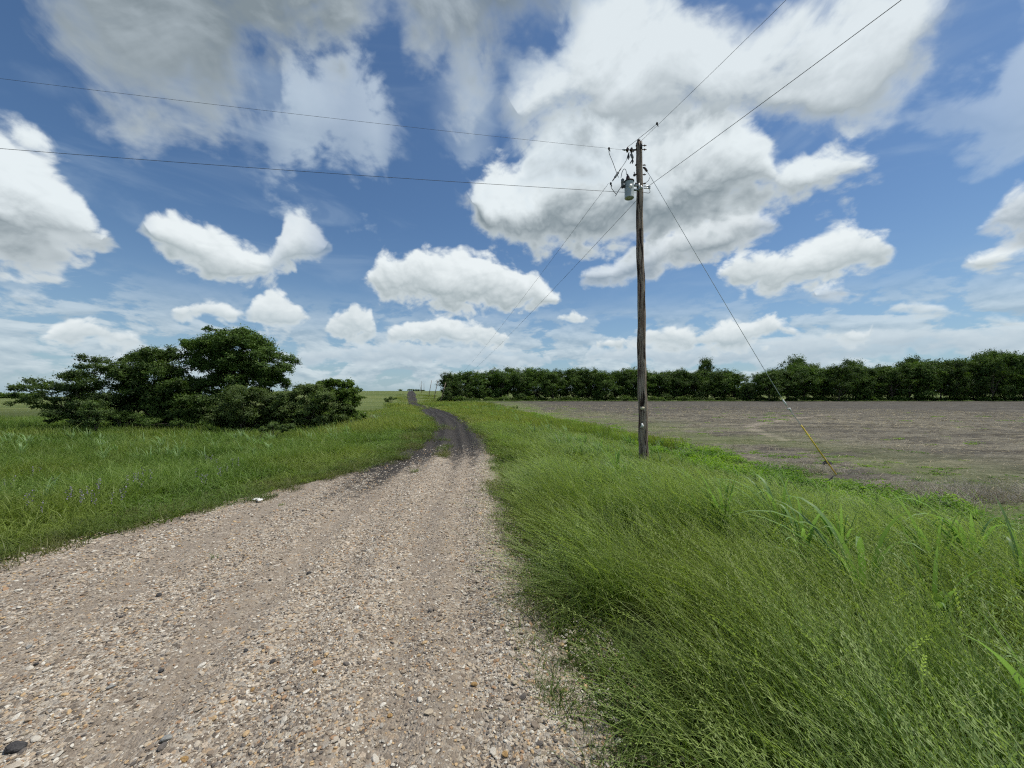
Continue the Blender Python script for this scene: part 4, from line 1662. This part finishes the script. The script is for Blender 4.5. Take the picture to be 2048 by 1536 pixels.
zt = hp
# pole-top pin insulator
mb = MB()
c0 = Vector((shaft_x(zt), 0, zt))
mb.lathe(c0 - Vector((0, 0, .05)), (0, 0, 1), [(0, .015), (.06, .015), (.065, .045), (.09, .055), (.095, .03), (.11, .03), (.115, .042), (.13, .045), (.15, .02), (.155, 0)], 16)
mb.build('pole_top_insulator', M_brown, pole)
mb = MB()
for (px_, py_) in ((1281, 292), (1281, 300), (1280, 331), (1280, 350), (1280, 368)):
    mb = MB()
    q = W(px_, py_)
    mb.tube([q + Vector((-.14, -.02, 0)), q + Vector((.16, -.02, 0))], .012, 6)
    mb.lathe(q + Vector((.10, -.02, 0)), (1, 0, 0), [(0, .026), (.018, .026)], 6)
    mb.lathe(q + Vector((-.12, -.02, 0)), (-1, 0, 0), [(0, .026), (.018, .026)], 6)
    mb.build('through_bolt', M_rust, pole)
mb = MB()
q = W(1281, 293)
mb.box(q + Vector((-.01, -.098, -.02)), (.05, .02, .22))
mb.build('top_bracket', M_darkm, pole)
mb = MB()
q = W(1279, 380)
mb.box(q + Vector((0, -.115, 0)), (.10, .012, .07))
mb.lathe(q + Vector((0, -.115, .015)), (0, -1, 0), [(0, .03), (.03, .03)], 12)
mb.build('face_plate', M_galv, pole)
q = W(1284, 816)
mb = MB()
mb.box(q + Vector((-.03, -.125, 0)), (.11, .008, .075))
mb.build('number_tag', M_cream, pole)
q = W(1281.5, 849)
mb = MB()
mb.box(q + Vector((-.01, -.135, 0)), (.045, .02, .09))
mb.lathe(q + Vector((0, -.14, -.02)), (0, -1, 0), [(0, .03), (.03, .032), (.045, .02)], 10)
mb.tube([q + Vector((-.06, -.13, -.06)), q + Vector((.03, -.145, -.05))], .01, 6)
mb.build('white_clamp', M_white, pole)
# secondary bracket with a spool on the right
mb = MB()
q = W(1287, 374)
mb.box(q + Vector((.08, -.02, .015)), (.16, .02, .02))
mb.box(q + Vector((.08, -.02, -.045)), (.16, .02, .02))
mb.lathe(q + Vector((.155, -.02, -.06)), (0, 0, 1), [(0, .02), (.01, .035), (.035, .018), (.06, .035), (.085, .02)], 12)
mb.build('spool_bracket', M_galv, pole)
mb = MB()
q = W(1270, 349)
mb.tube([q + Vector((.08, 0, 0)), q + Vector((-.02, -.02, -.01)), q + Vector((-.03, -.02, .06))], .012, 6)
mb.lathe(q + Vector((-.05, -.02, -.03)), (1, 0, 0), [(0, .03), (.05, .035), (.06, .01)], 10)
mb.build('ground_clamp', M_darkm, pole)

# dead-end string of two brown discs on the left of the top
ins = empty('disc_insulator', at(1272, 300, PY))
io = Vector(ins.location)
tag(ins, 'pair of brown disc insulators on the left of the pole top', 'insulator')
di = (at(1245, 299.5, PY - .05) - at(1272, 300, PY)).normalized()
mb = MB()
mb.tube([Vector((.06, 0, 0)), di * .37], .011, 6)
mb.box(di * .06, (.09, .03, .035))
mb.build('link_rod', M_darkm, ins)
for k, s0 in enumerate((.11, .225)):
    mb = MB()
    mb.lathe(di * s0, di, [(0, .02), (.012, .058), (.022, .072), (.032, .070), (.045, .040), (.062, .034), (.075, .02)], 20)
    mb.build('insulator_disc', M_brown, ins)
mb = MB()
mb.lathe(di * .31, di, [(0, .015), (.01, .028), (.045, .03), (.05, .016), (.10, .013)], 10)
mb.build('wedge_clamp', M_galv, ins)

# open fuse cutout hanging under the discs
cut = empty('fuse_cutout', at(1268, 301, PY))
tag(cut, 'small grey fuse cutout with hanging jaws just below the disc insulators', 'fuse cutout')
co = Vector(cut.location)
mb = MB()
a_, b_ = at(1262, 308, PY) - co, at(1266, 317, PY) - co
mb.lathe(a_, (b_ - a_), [(0, .028), (.01, .040), (.03, .030), (.045, .040), (.065, .030), (.08, .040), (.10, .030), (.115, .036), (.13, .02)], 14)
mb.build('insulator_body', M_greyp, cut)
mb = MB()
for pl in (([(1268, 303), (1263, 304), (1262, 309)]), ([(1258, 305), (1256, 312), (1254, 318)]), ([(1257, 307), (1258, 314), (1257, 319)]), ([(1266, 317), (1264, 321), (1260, 327)]), ([(1265, 318), (1266, 323), (1264.5, 327)])):
    mb.tube([at(x_, y_, PY - .02) - co for x_, y_ in pl], [.014, .022, .012], 7)
mb.build('contact_jaws', M_darkm, cut)

# transformer
TX = at(1258, 378, PY - .08)
tr = empty('transformer', at(1258.5, 397, PY - .08))
to = Vector(tr.location)
tag(tr, 'small grey pole-mounted transformer can left of the pole with a dark bushing on its lid', 'transformer')
hT = at(1257, 364, PY - .08).z - to.z
RT = .128
mb = MB()
mb.lathe((0, 0, 0), (0, 0, 1), [(0, RT * .2), (0.0, RT * .93), (.012, RT), (.022, RT), (.03, RT * .97), (hT - .03, RT * .97), (hT, RT * .97)], 28)
mb.build('tank', M_tank, tr)
mb = MB()
mb.lathe((0, 0, hT - .005), (0, 0, 1), [(0, RT * 1.0), (.0, RT * 1.07), (.03, RT * 1.07), (.045, RT * .9), (.058, RT * .3), (.06, .01)], 28)
mb.build('lid', M_darkm, tr)
mb = MB()
mb.lathe((-.03, -.01, hT + .03), (-.08, 0, 1), [(0, .065), (.03, .062), (.035, .045), (.055, .058), (.065, .040), (.085, .052), (.095, .036), (.115, .046), (.13, .028), (.16, .022), (.19, .012)], 18)
mb.build('bushing', M_brown, tr)
mb = MB()
mb.box((0, -RT * .97, hT * .62), (.09, .006, .11))
mb.build('nameplate', M_white, tr)
mb = MB()
for z_ in (hT * .82, hT * .55):
    mb.box((.20, .03, z_), (.17, .05, .045))
mb.box((.27, .03, hT * .68), (.02, .10, .22))
mb.build('mounting_bracket', M_galv, tr)
mb = MB()
mb.box((-RT - .02, -.02, hT - .03), (.09, .03, .03))
mb.lathe((-.19, -.02, hT - .05), (.05, 0, 1), [(-.10, .02), (-.09, .036), (-.02, .036), (0, .03), (.01, .044), (.11, .044), (.12, .03), (.14, .012)], 14)
mb.build('surge_arrester', M_greyp, tr)
mb = MB()
mb.lathe((-.15, -.03, hT - .10), (0, 0, -1), [(0, .03), (.03, .036), (.06, .03), (.09, .012)], 10)
mb.lathe((-.20, -.03, hT - .14), (0, 0, -1), [(0, .026), (.04, .03), (.06, .012)], 10)
mb.build('low_voltage_terminals', M_darkm, tr)


def wire(name, pts, r, label, cat_='wire', mat=None, seg=6, group=None, org_=None):
    pts = [Vector(p) for p in pts]
    o0 = pts[0] if org_ is None else org_
    mb = MB()
    mb.tube([p - o0 for p in pts], r, seg)
    me = np_mesh(name, np.concatenate(mb.v), mb.q, mb.t, True)
    ob = link(name, me, mat or M_wire)
    ob.location = o0
    return tag(ob, label, cat_, group)


def sagline(a, b, sag, n_=40):
    a, b = Vector(a), Vector(b)
    return [a.lerp(b, t) - Vector((0, 0, 4 * sag * t * (1 - t))) for t in [i / n_ for i in range(n_ + 1)]]


def smooth_path(keys, n_=6):
    """Catmull-Rom through key points"""
    k = [Vector(q) for q in keys]
    k = [k[0]] + k + [k[-1]]
    out_ = []
    for i in range(1, len(k) - 2):
        for j in range(n_):
            t = j / n_
            out_.append(.5 * ((2 * k[i]) + (k[i + 1] - k[i - 1]) * t + (2 * k[i - 1] - 5 * k[i] + 4 * k[i + 1] - k[i + 2]) * t * t + (3 * k[i] - k[i - 1] - 3 * k[i + 1] + k[i + 2]) * t ** 3))
    out_.append(k[-2])
    return out_


RW = .0055
# spans to the left
def sagthru(a, b, k, sag):
    """a sagging span from a that passes through b at 1/k of its length"""
    e = a + (b - a) * k
    e.z += 4 * sag * (1 - 1 / k)
    return sagline(a, e, sag, 120)


a = at(1246, 299.5, PY - .05)
wire('power_line', sagthru(a, at(0, 157, 7.9), 4.0, .7), RW * .55, 'thin upper power line running left from the disc insulators', 'power line', group='power lines')
a = at(1274, 386, PY)
wire('power_line', sagthru(a, at(0, 297, 8.4), 4.0, .7), RW * .9, 'lower power line running left from the transformer height', 'power line', group='power lines')
# spans over the camera's right shoulder
a = at(1279, 285, PY)
wire('power_line', sagthru(a, at(1570, 2, 6.6), 9., 1.0), RW * .7, 'upper power line rising right from the very top of the pole', 'power line', group='power lines')
a = at(1292, 376, PY - .05)
wire('power_line', sagthru(a, at(1800, 2, 5.4), 8., 1.0), RW, 'lower power line rising right from the bracket beside the transformer', 'power line', group='power lines')

# ---- leaning poles down the line
far_poles = []
for (bx, by, tx, ty, Y, lab, grp_) in ((881, 806, 891.5, 765, 126, 'nearest of the leaning far poles, in front of the left end of the tree line', None),
                                       (867.5, 800, 876, 760, 165, 'leaning far pole at the left edge of the tree line, second nearest', None),
                                       (857, 795, 863.3, 761, 190, 'leaning far pole standing clear against the sky right of the road', None),
                                       (842.5, 786, 843.8, 762, 268, 'tall upright thin pole on the hill beside the road', None),
                                       (842, 785, 839.6, 769, 330, 'thin pole leaning left on the hill beside the upright one', None),
                                       (848, 782, 848, 767, 345, 'faint short upright pole on the hill crest', None)):
    p, q = at(bx, by, Y), at(tx, ty, Y)
    gz_ = float(H(p.x, Y))
    r_ = empty('utility_pole', (p.x, Y, gz_))
    o_ = Vector((p.x, Y, gz_))
    mb = MB()
    d = (q - p)
    d.z = q.z - gz_
    mb.tube([Vector((0, 0, -.3)), d * .5, d], [.17, .14, .11], 10)
    mb.build('pole_shaft', M_pole, r_)
    mb = MB()
    mb.lathe(d, (0, 0, 1), [(0, .02), (.05, .02), (.06, .07), (.12, .07), (.2, .02)], 8)
    mb.build('pole_top_insulator', M_brown, r_)
    tag(r_, lab, 'utility pole', 'far utility poles')
    far_poles.append((q, gz_))
a = at(1217, 367, PY - .3)
wire('power_line', sagline(a, far_poles[0][0] + Vector((0, 0, .1)), 1.7, 90), RW * .8, 'thin power line descending left from below the fuse link towards the far poles', 'power line', group='power lines')
a = at(1273, 401, PY)
wire('power_line', sagline(a, far_poles[0][0] - Vector((0, 0, 1.1)), 1.6, 90), RW, 'power line descending left from just below the transformer towards the far poles', 'power line', group='power lines')
for i in range(5):
    wire('power_line', sagline(far_poles[i][0], far_poles[i + 1][0], .4, 14), .010, ['faint power line between the two nearest leaning far poles', 'faint power line between the second and third far poles',
         'faint power line from the third far pole up the hill', 'faint power line between the two thin poles on the hill', 'faint power line between the last two far poles'][i], 'power line', group='power lines')

# fuse link hanging on the left span, jumpers
fl_ = empty('line_fuse', at(1224, 364, PY - .3))
fo = Vector(fl_.location)
tag(fl_, 'slanting grey in-line strain insulator left of the transformer', 'insulator')
mb = MB()
a_, b_ = at(1225, 362, PY - .28) - fo, at(1243, 335.5, PY - .15) - fo
dd = (b_ - a_)
Ld = dd.length
mb.lathe(a_ + dd * .2, dd, [(0, .012), (.02, .02)] + [(.03 + k * .028, .032 if k % 2 else .022) for k in range(9)] + [(.29, .014)], 12)
mb.build('insulator_body', M_greyp, fl_)
mb = MB()
mb.tube([a_, a_ + dd * .22], [.012, .018], 7)
mb.build('end_fitting', M_darkm, fl_)
mb = MB()
mb.tube([b_, a_ + dd * .78], [.010, .016], 7)
mb.build('end_fitting', M_darkm, fl_)
wire('jumper_wire', smooth_path([at(1243, 335.5, PY - .15), at(1252, 322, PY - .1), at(1256, 312, PY - .05)]), .006, 'short thin wire from the slanting insulator up to the fuse cutout', group='jumper wires')
wire('jumper_wire', smooth_path([at(1218, 297, PY - .2), at(1218.5, 307, PY - .2), at(1225, 323, PY - .2), at(1232, 342, PY - .2), at(1237, 355, PY - .15)]), .008,
     'bent jumper wire dropping from the upper left line to the arrester', group='jumper wires')
wire('jumper_wire', smooth_path([at(1242, 355, PY - .15), at(1244, 345, PY - .1), at(1248, 338, PY - .1), at(1252, 341, PY - .1), at(1253, 350, PY - .1)]), .008, 'looped jumper wire over the transformer bushing', group='jumper wires')
wire('jumper_wire', smooth_path([at(1221.5, 368, PY - .3), at(1223, 376, PY - .3), at(1228, 383, PY - .25), at(1232, 388, PY - .2)]), .008, 'short curved jumper left of the transformer tank', group='jumper wires')
wire('jumper_wire', smooth_path([at(1231, 392, PY - .2), at(1236, 383, PY - .15), at(1242, 374, PY - .1)]), .009, 'straight short lead below the arrester', group='jumper wires')
wire('jumper_wire', smooth_path([at(1312, 249, PY - .6), at(1304, 256, PY - .5), at(1285, 271, PY - .2), at(1270, 283, PY - .1), at(1254, 295, PY - .05)]), .006,
     'thin jumper running beside the upper right line down to the disc insulators', group='jumper wires')
wire('jumper_wire', smooth_path([at(1299, 355, PY - .1), at(1297, 361, PY - .1), at(1290, 366, PY - .1), at(1284, 367, PY - .1)]), .007, 'small curved wire right of the pole above the bracket', group='jumper wires')
wire('jumper_wire', smooth_path([at(1296, 375, PY - .1), at(1300, 382, PY - .1), at(1298, 386, PY - .1), at(1290, 385, PY - .1), at(1284, 384, PY - .1)]), .007, 'looped wire right of the pole below the bracket', group='jumper wires')
for (x_, y_, Y_, lab) in ((1314, 247, PY - .62, 'small dark clamp on the upper right line'), (1218, 297, PY - .2, 'small dark clamp on the upper left line'), (1221.5, 367, PY - .3, 'small dark clamp at the lower end of the slanting insulator')):
    mb = MB()
    mb.lathe((0, 0, -.035), (0, 0, 1), [(0, .012), (.01, .026), (.05, .03), (.07, .012)], 8)
    mb.tube([(0, 0, 0), (.03, 0, -.08)], .012, 6)
    o = mb.build('line_clamp', M_darkm)
    o.location = at(x_, y_, Y_)
    tag(o, lab, 'clamp', 'line clamps')

# guy wire: slack cable from the pole to an anchor at the field edge, yellow guard at its foot
AY = 12.0
anch = at(1674, 951, AY)
ag = float(H(anch.x, AY))
gtop = at(1287, 337, PY)
keys = [gtop, at(1300, 352, PY), at(1400, 522, PY - .06), at(1522, 728, PY - .15), at(1570, 806, PY - .2), at(1602, 850, PY - .27), at(1640, 904, PY - .34), at(1674, 951, AY)]
gp = smooth_path(keys, 8)
guy = empty('guy_wire', gtop)
tag(guy, 'slack guy wire running from pole to field edge, yellow guard at its foot', 'guy wire')
i0 = 8 * 5
mb = MB()
mb.tube([p - gtop for p in gp[6:33]], .0075, 6)
mb.tube([p - gtop for p in gp[35:42]], .009, 6)
mb.build('cable', M_galv, guy)
mb = MB()
mb.tube([p - gtop for p in gp[:5]], [.012, .012, .02, .024, .014], 8)
mb.lathe(gp[5] - gtop, gp[7] - gp[5], [(0, .014), (.01, .034), (.04, .026), (.07, .036), (.10, .026), (.13, .034), (.15, .012)], 10)
mb.build('strain_insulator', M_brown, guy)
mb = MB()
mb.tube([p - gtop for p in gp[40:]] + [Vector((anch.x, AY, ag - .2)) - gtop], .017, 12)
mb.build('yellow_guard', M_yellow, guy)
mb = MB()
mb.tube([gp[31] - gtop, gp[32] - gtop, gp[33] - gtop], [.012, .026, .012], 8)
mb.tube([gp[34] - gtop + Vector((-.05, 0, .02)), gp[34] - gtop + Vector((0, 0, .03)), gp[35] - gtop], [.02, .028, .016], 8)
mb.build('preformed_grip', M_white, guy)

# ------------------------------------------------------------------ separate small things
def plant_at(x, y, ztop, name, me, label, cat_, scale=1., group=None, rz=0., rng_=None):
    X, Y = ground_at(x, y, ztop)
    o = link(name, me)
    o.location = (X, Y, float(H(X, Y)) - .02)
    o.scale = (scale,) * 3
    o.rotation_euler = (0, 0, rz)
    return tag(o, label, cat_, group)


BL = [broad_plant('broad_bladed_grass_plant', nb, h, wd, 860 + k) for k, (nb, h, wd) in enumerate(((15, 1.15, .036), (12, 1.05, .032), (15, 1.05, .028), (6, 1.2, .046)))]
for (x, y, X_, Y_, v_, s_, rz, lab) in (
        (1780, 1180, 2.55, 2.85, 0, 1.0, .0, 'broad-bladed grass plant with many pale blades in the tall grass right of centre'),
        (1860, 1200, 2.95, 2.75, 1, .9, .7, 'broad-bladed grass plant just right of the many-bladed one'),
        (2010, 1300, 2.20, 1.55, 3, .9, -.1, 'single tall wide grass blade nearest the camera at the right edge'),
        (1650, 1080, 2.75, 3.7, 1, 1.0, .3, 'upright broad blades above the tall grass left of the many-bladed plant'),
        (1480, 1010, 2.50, 4.6, 2, 1.0, .2, 'broad-bladed grass in front of and right of the pole foot'),
        (1560, 1030, 3.1, 4.5, 0, .9, -.3, 'broad-bladed grass between the pole foot and the upright broad blades'),
        (1900, 1120, 3.9, 3.6, 2, 1.05, .1, 'arching broad-bladed grass below the creeping weeds at the right'),
        (1960, 1100, 4.6, 3.9, 0, .95, .5, 'arching broad-bladed grass near the right edge below the dead stalks'),
        (2030, 1150, 4.2, 3.2, 1, 1.0, -.4, 'broad-bladed grass at the right edge above the single wide blade'),
        (1700, 1120, 3.3, 3.9, 2, .85, .9, 'short broad blades behind the many-bladed plant'),
        (1240, 930, 2.1, 7.8, 2, .9, .1, 'pale arching blades just left of the pole foot')):
    o = link('broad_grass_plant', BL[v_])
    o.location = (X_, Y_, float(H(X_, Y_)) - .03)
    o.scale = (s_ * 1.15,) * 3
    o.rotation_euler = (0, 0, rz)
    tag(o, lab, 'grass plant', 'broad-bladed grass plants in the right verge')

# weed tufts standing alone on the gravel
for (x, y, h_, nb, lab) in ((830, 944, .14, 70, 'green weed tuft alone in the middle of the gravel road'), (1026, 1078, .10, 40, 'small weed tuft at the right edge of the gravel beside the tall grass'),
                            (1058, 1190, .13, 22, 'thin weed sprig on the gravel in front of the tall grass'), (1113, 1270, .16, 26, 'upright grass sprig on the gravel near the camera'),
                            (562, 1012, .06, 26, 'tiny weed on the gravel at the left grass edge'), (425, 1118, .07, 12, 'sparse dry weed on the left part of the gravel')):
    X, Y = ground_at(x, y, .0)
    me = clump('weed_tuft', nb, .09 if nb > 30 else .05, h_ * .5, h_ * 1.2, .006, (0, 0), .6, .5, 3, int(x), 0, 1, M_green, droop=.3)
    o = link('weed_tuft', me)
    o.location = (X, Y, float(zr_f(np.array(X), np.array(Y))) - .01)
    tag(o, lab, 'weed', 'weed tufts on the gravel')

# dark and coloured bigger stones
m, n, out = mat_new('dark_clod')
P = n.node('ShaderNodeTexCoord').outputs['Object']
a = n.noise(P, 4, 4, .7)
principled(n, out, n.ramp(a, [(.3, (.028, .027, .028)), (.7, (.085, .082, .082))]), .9, 0, a, .5, .05, .2)
M_clod = m
m, n, out = mat_new('ochre_stone')
P = n.node('ShaderNodeTexCoord').outputs['Object']
a = n.noise(P, 3, 4, .7)
principled(n, out, n.ramp(a, [(.3, (.16, .10, .05)), (.55, (.38, .24, .10)), (.8, (.46, .36, .22))]), .85, 0, a, .4, .05, .2)
M_ochre = m
m, n, out = mat_new('grey_slab_stone')
P = n.node('ShaderNodeTexCoord').outputs['Object']
a = n.noise(P, 3, 4, .7)
principled(n, out, n.ramp(a, [(.3, (.17, .17, .165)), (.8, (.33, .33, .31))]), .85, 0, a, .4, .05, .2)
M_slab = m
for i, (x, y, s_, mt, lab) in enumerate(((32, 1505, .085, M_clod, 'largest dark stone, at the lower left corner of the gravel'), (545, 1318, .060, M_clod, 'ragged black clod on the gravel left of centre'),
                                         (318, 1196, .075, M_clod, 'dark blue grey stone on the left half of the gravel'), (323, 1345, .050, M_clod, 'black clod beside a reddish stone on the lower left gravel'),
                                         (492, 1304, .050, M_clod, 'small dark stone just left of the ragged black clod'), (72, 1337, .045, M_clod, 'small black stone near the left edge of the gravel'),
                                         (618, 1148, .080, M_clod, 'dark clod in the middle distance of the gravel'), (540, 1160, .060, M_clod, 'dark clod left of another in the middle distance of the gravel'),
                                         (222, 1382, .065, M_slab, 'flat grey slab stone on the lower left gravel'), (58, 1297, .06, M_slab, 'pale rounded stone near the left edge'),
                                         (332, 1482, .075, M_slab, 'flat grey stone near the bottom of the gravel'), (505, 1378, .045, M_ochre, 'orange stone on the gravel left of centre'),
                                         (948, 1368, .060, M_ochre, 'ochre brown stone on the right half of the gravel'), (1018, 1370, .050, M_ochre, 'orange tan stone right of the ochre brown one'),
                                         (630, 1350, .050, M_ochre, 'tan angular stone in the lower middle of the gravel'), (780, 1425, .055, M_ochre, 'yellowish stone low in the middle of the gravel'),
                                         (1010, 1520, .060, M_ochre, 'orange stone at the bottom edge right of the middle'), (368, 1520, .055, M_ochre, 'tan stone at the bottom edge left of the middle'))):
    X, Y = ground_at(x, y, .0)
    s_ *= .62 if i else .9
    me = stone_mesh('stone', 1700 + i, mt)
    o = link('stone', me)
    o.location = (X, Y, float(zr_f(np.array(X), np.array(Y))) + s_ * .18)
    o.scale = (s_,) * 3
    o.rotation_euler = (.2 * math.sin(i), .2 * math.cos(i * 2), i * 1.3)
    tag(o, lab, 'stone', 'larger stones on the gravel')

# torn white litter at the left gravel edge
X, Y = ground_at(517, 1007, .0)
rgl = np.random.default_rng(4)
u_ = np.linspace(0, 1, 14)
V_, Q_ = [], []
for i, t in enumerate(u_):
    for j in (-1, 1):
        V_.append((t * .16 - .08 + rgl.normal(0, .008), j * .03 * (1 - .5 * abs(t - .5)) + .04 * math.sin(t * 7), .02 + .022 * abs(math.sin(t * 9 + j)) + .004 * j))
for i in range(13):
    Q_.append((2 * i, 2 * i + 1, 2 * i + 3, 2 * i + 2))
o = link('plastic_litter', np_mesh('plastic_litter', V_, Q_), M_white)
sd = o.modifiers.new('thickness', 'SOLIDIFY')
sd.thickness = .002
o.location = (X, Y, float(zr_f(np.array(X), np.array(Y))) + .01)
tag(o, 'scrap of crumpled white plastic at the left edge of the gravel', 'litter')
# dark stump behind the foot of the guy wire
X, Y = ground_at(1663, 932, 0)
mb = MB()
mb.lathe((0, 0, -.05), (.15, 0, 1), [(0, .17), (.08, .15), (.14, .11), (.19, .09), (.20, .02)], 11)
o = mb.build('soil_clod', M_clod, None, False)
for v_ in o.data.vertices:
    v_.co += Vector(rgl.normal(0, .014, 3))
o.location = (X, Y + .2, float(H(X, Y + .2)))
tag(o, 'dark lump of soil behind the foot of the yellow guy guard', 'soil lump')

# purple wild flowers in the left grass
m, n, out = mat_new('lilac_petals')
d = n.node('ShaderNodeBsdfDiffuse')
n.l.new(n.ramp(attr(n, 'r'), [(0, (.13, .11, .17)), (1, (.30, .27, .35))]), d.inputs[0])
n.l.new(d.outputs[0], out.inputs[0])
M_lilac = m


def flower_spike(k):
    rg = np.random.default_rng(1800 + k)
    C_ = []
    for s_ in range(1):
        bx, by = 0, 0
        tz = rg.uniform(.36, .52)
        for j in range(16):
            C_.append((bx * 1.6 + rg.normal(0, .012), by * 1.6 + rg.normal(0, .012), tz - j * .0095))
    return leaves_mesh('flower_head', np.array(C_), rg.uniform(.012, .024, len(C_)), rg, M_lilac, .4, aspect=.8)


FLW = [flower_spike(k) for k in range(3)]
STM = [clump('stem', 16, .07, .25, .48, .006, (-.1, 0), .2, .4, 4, 1850 + k, 0, 1, M_green) for k in range(3)]
POS = [(180, 1005, 'lilac flower spike nearest the gravel in the left grass'), (146, 1000, 'lilac flower spike left of the one nearest the gravel'), (66, 1015, 'drooping lilac flower spike low at the far left'),
       (190, 985, 'lilac flower spike just above the one nearest the gravel'), (98, 978, 'pale lilac flower spike between the two left ones'), (70, 945, 'lilac flower spike high at the far left'),
       (238, 998, 'single lilac flower spike right of the nearest group'), (267, 965, 'small lilac flower spike in the middle of the left grass'), (290, 962, 'small lilac flower spike beside another in the middle of the left grass'),
       (402, 962, 'lone lilac flower spike close to the short grass'), (430, 925, 'lilac flower cluster in front of the dark plants'), (445, 945, 'lower lilac flower cluster beside the dark plants'),
       (415, 920, 'upper lilac flower cluster among the dark plants'), (472, 930, 'lilac flower cluster right of the dark plants'), (20, 975, 'dark lilac flower spike at the left edge')]
for i, (x, y, lab) in enumerate(POS):
    X, Y = ground_at(x, y, .34)
    r_ = empty('wildflower', (X, Y, float(H(X, Y))), i * 1.7)
    o = bpy.data.objects.new('stem', STM[i % 3])
    COL.objects.link(o)
    o.parent = r_
    for j_ in range(3):
        o = bpy.data.objects.new('flower_head', FLW[(i + j_) % 3])
        COL.objects.link(o)
        o.parent = r_
        o.location = (.07 * math.cos(j_ * 2.1 + i), .07 * math.sin(j_ * 2.1 + i), .05 * math.sin(j_ * 3 + i))
    tag(r_, lab, 'wildflower', 'lilac wildflowers in the left grass')
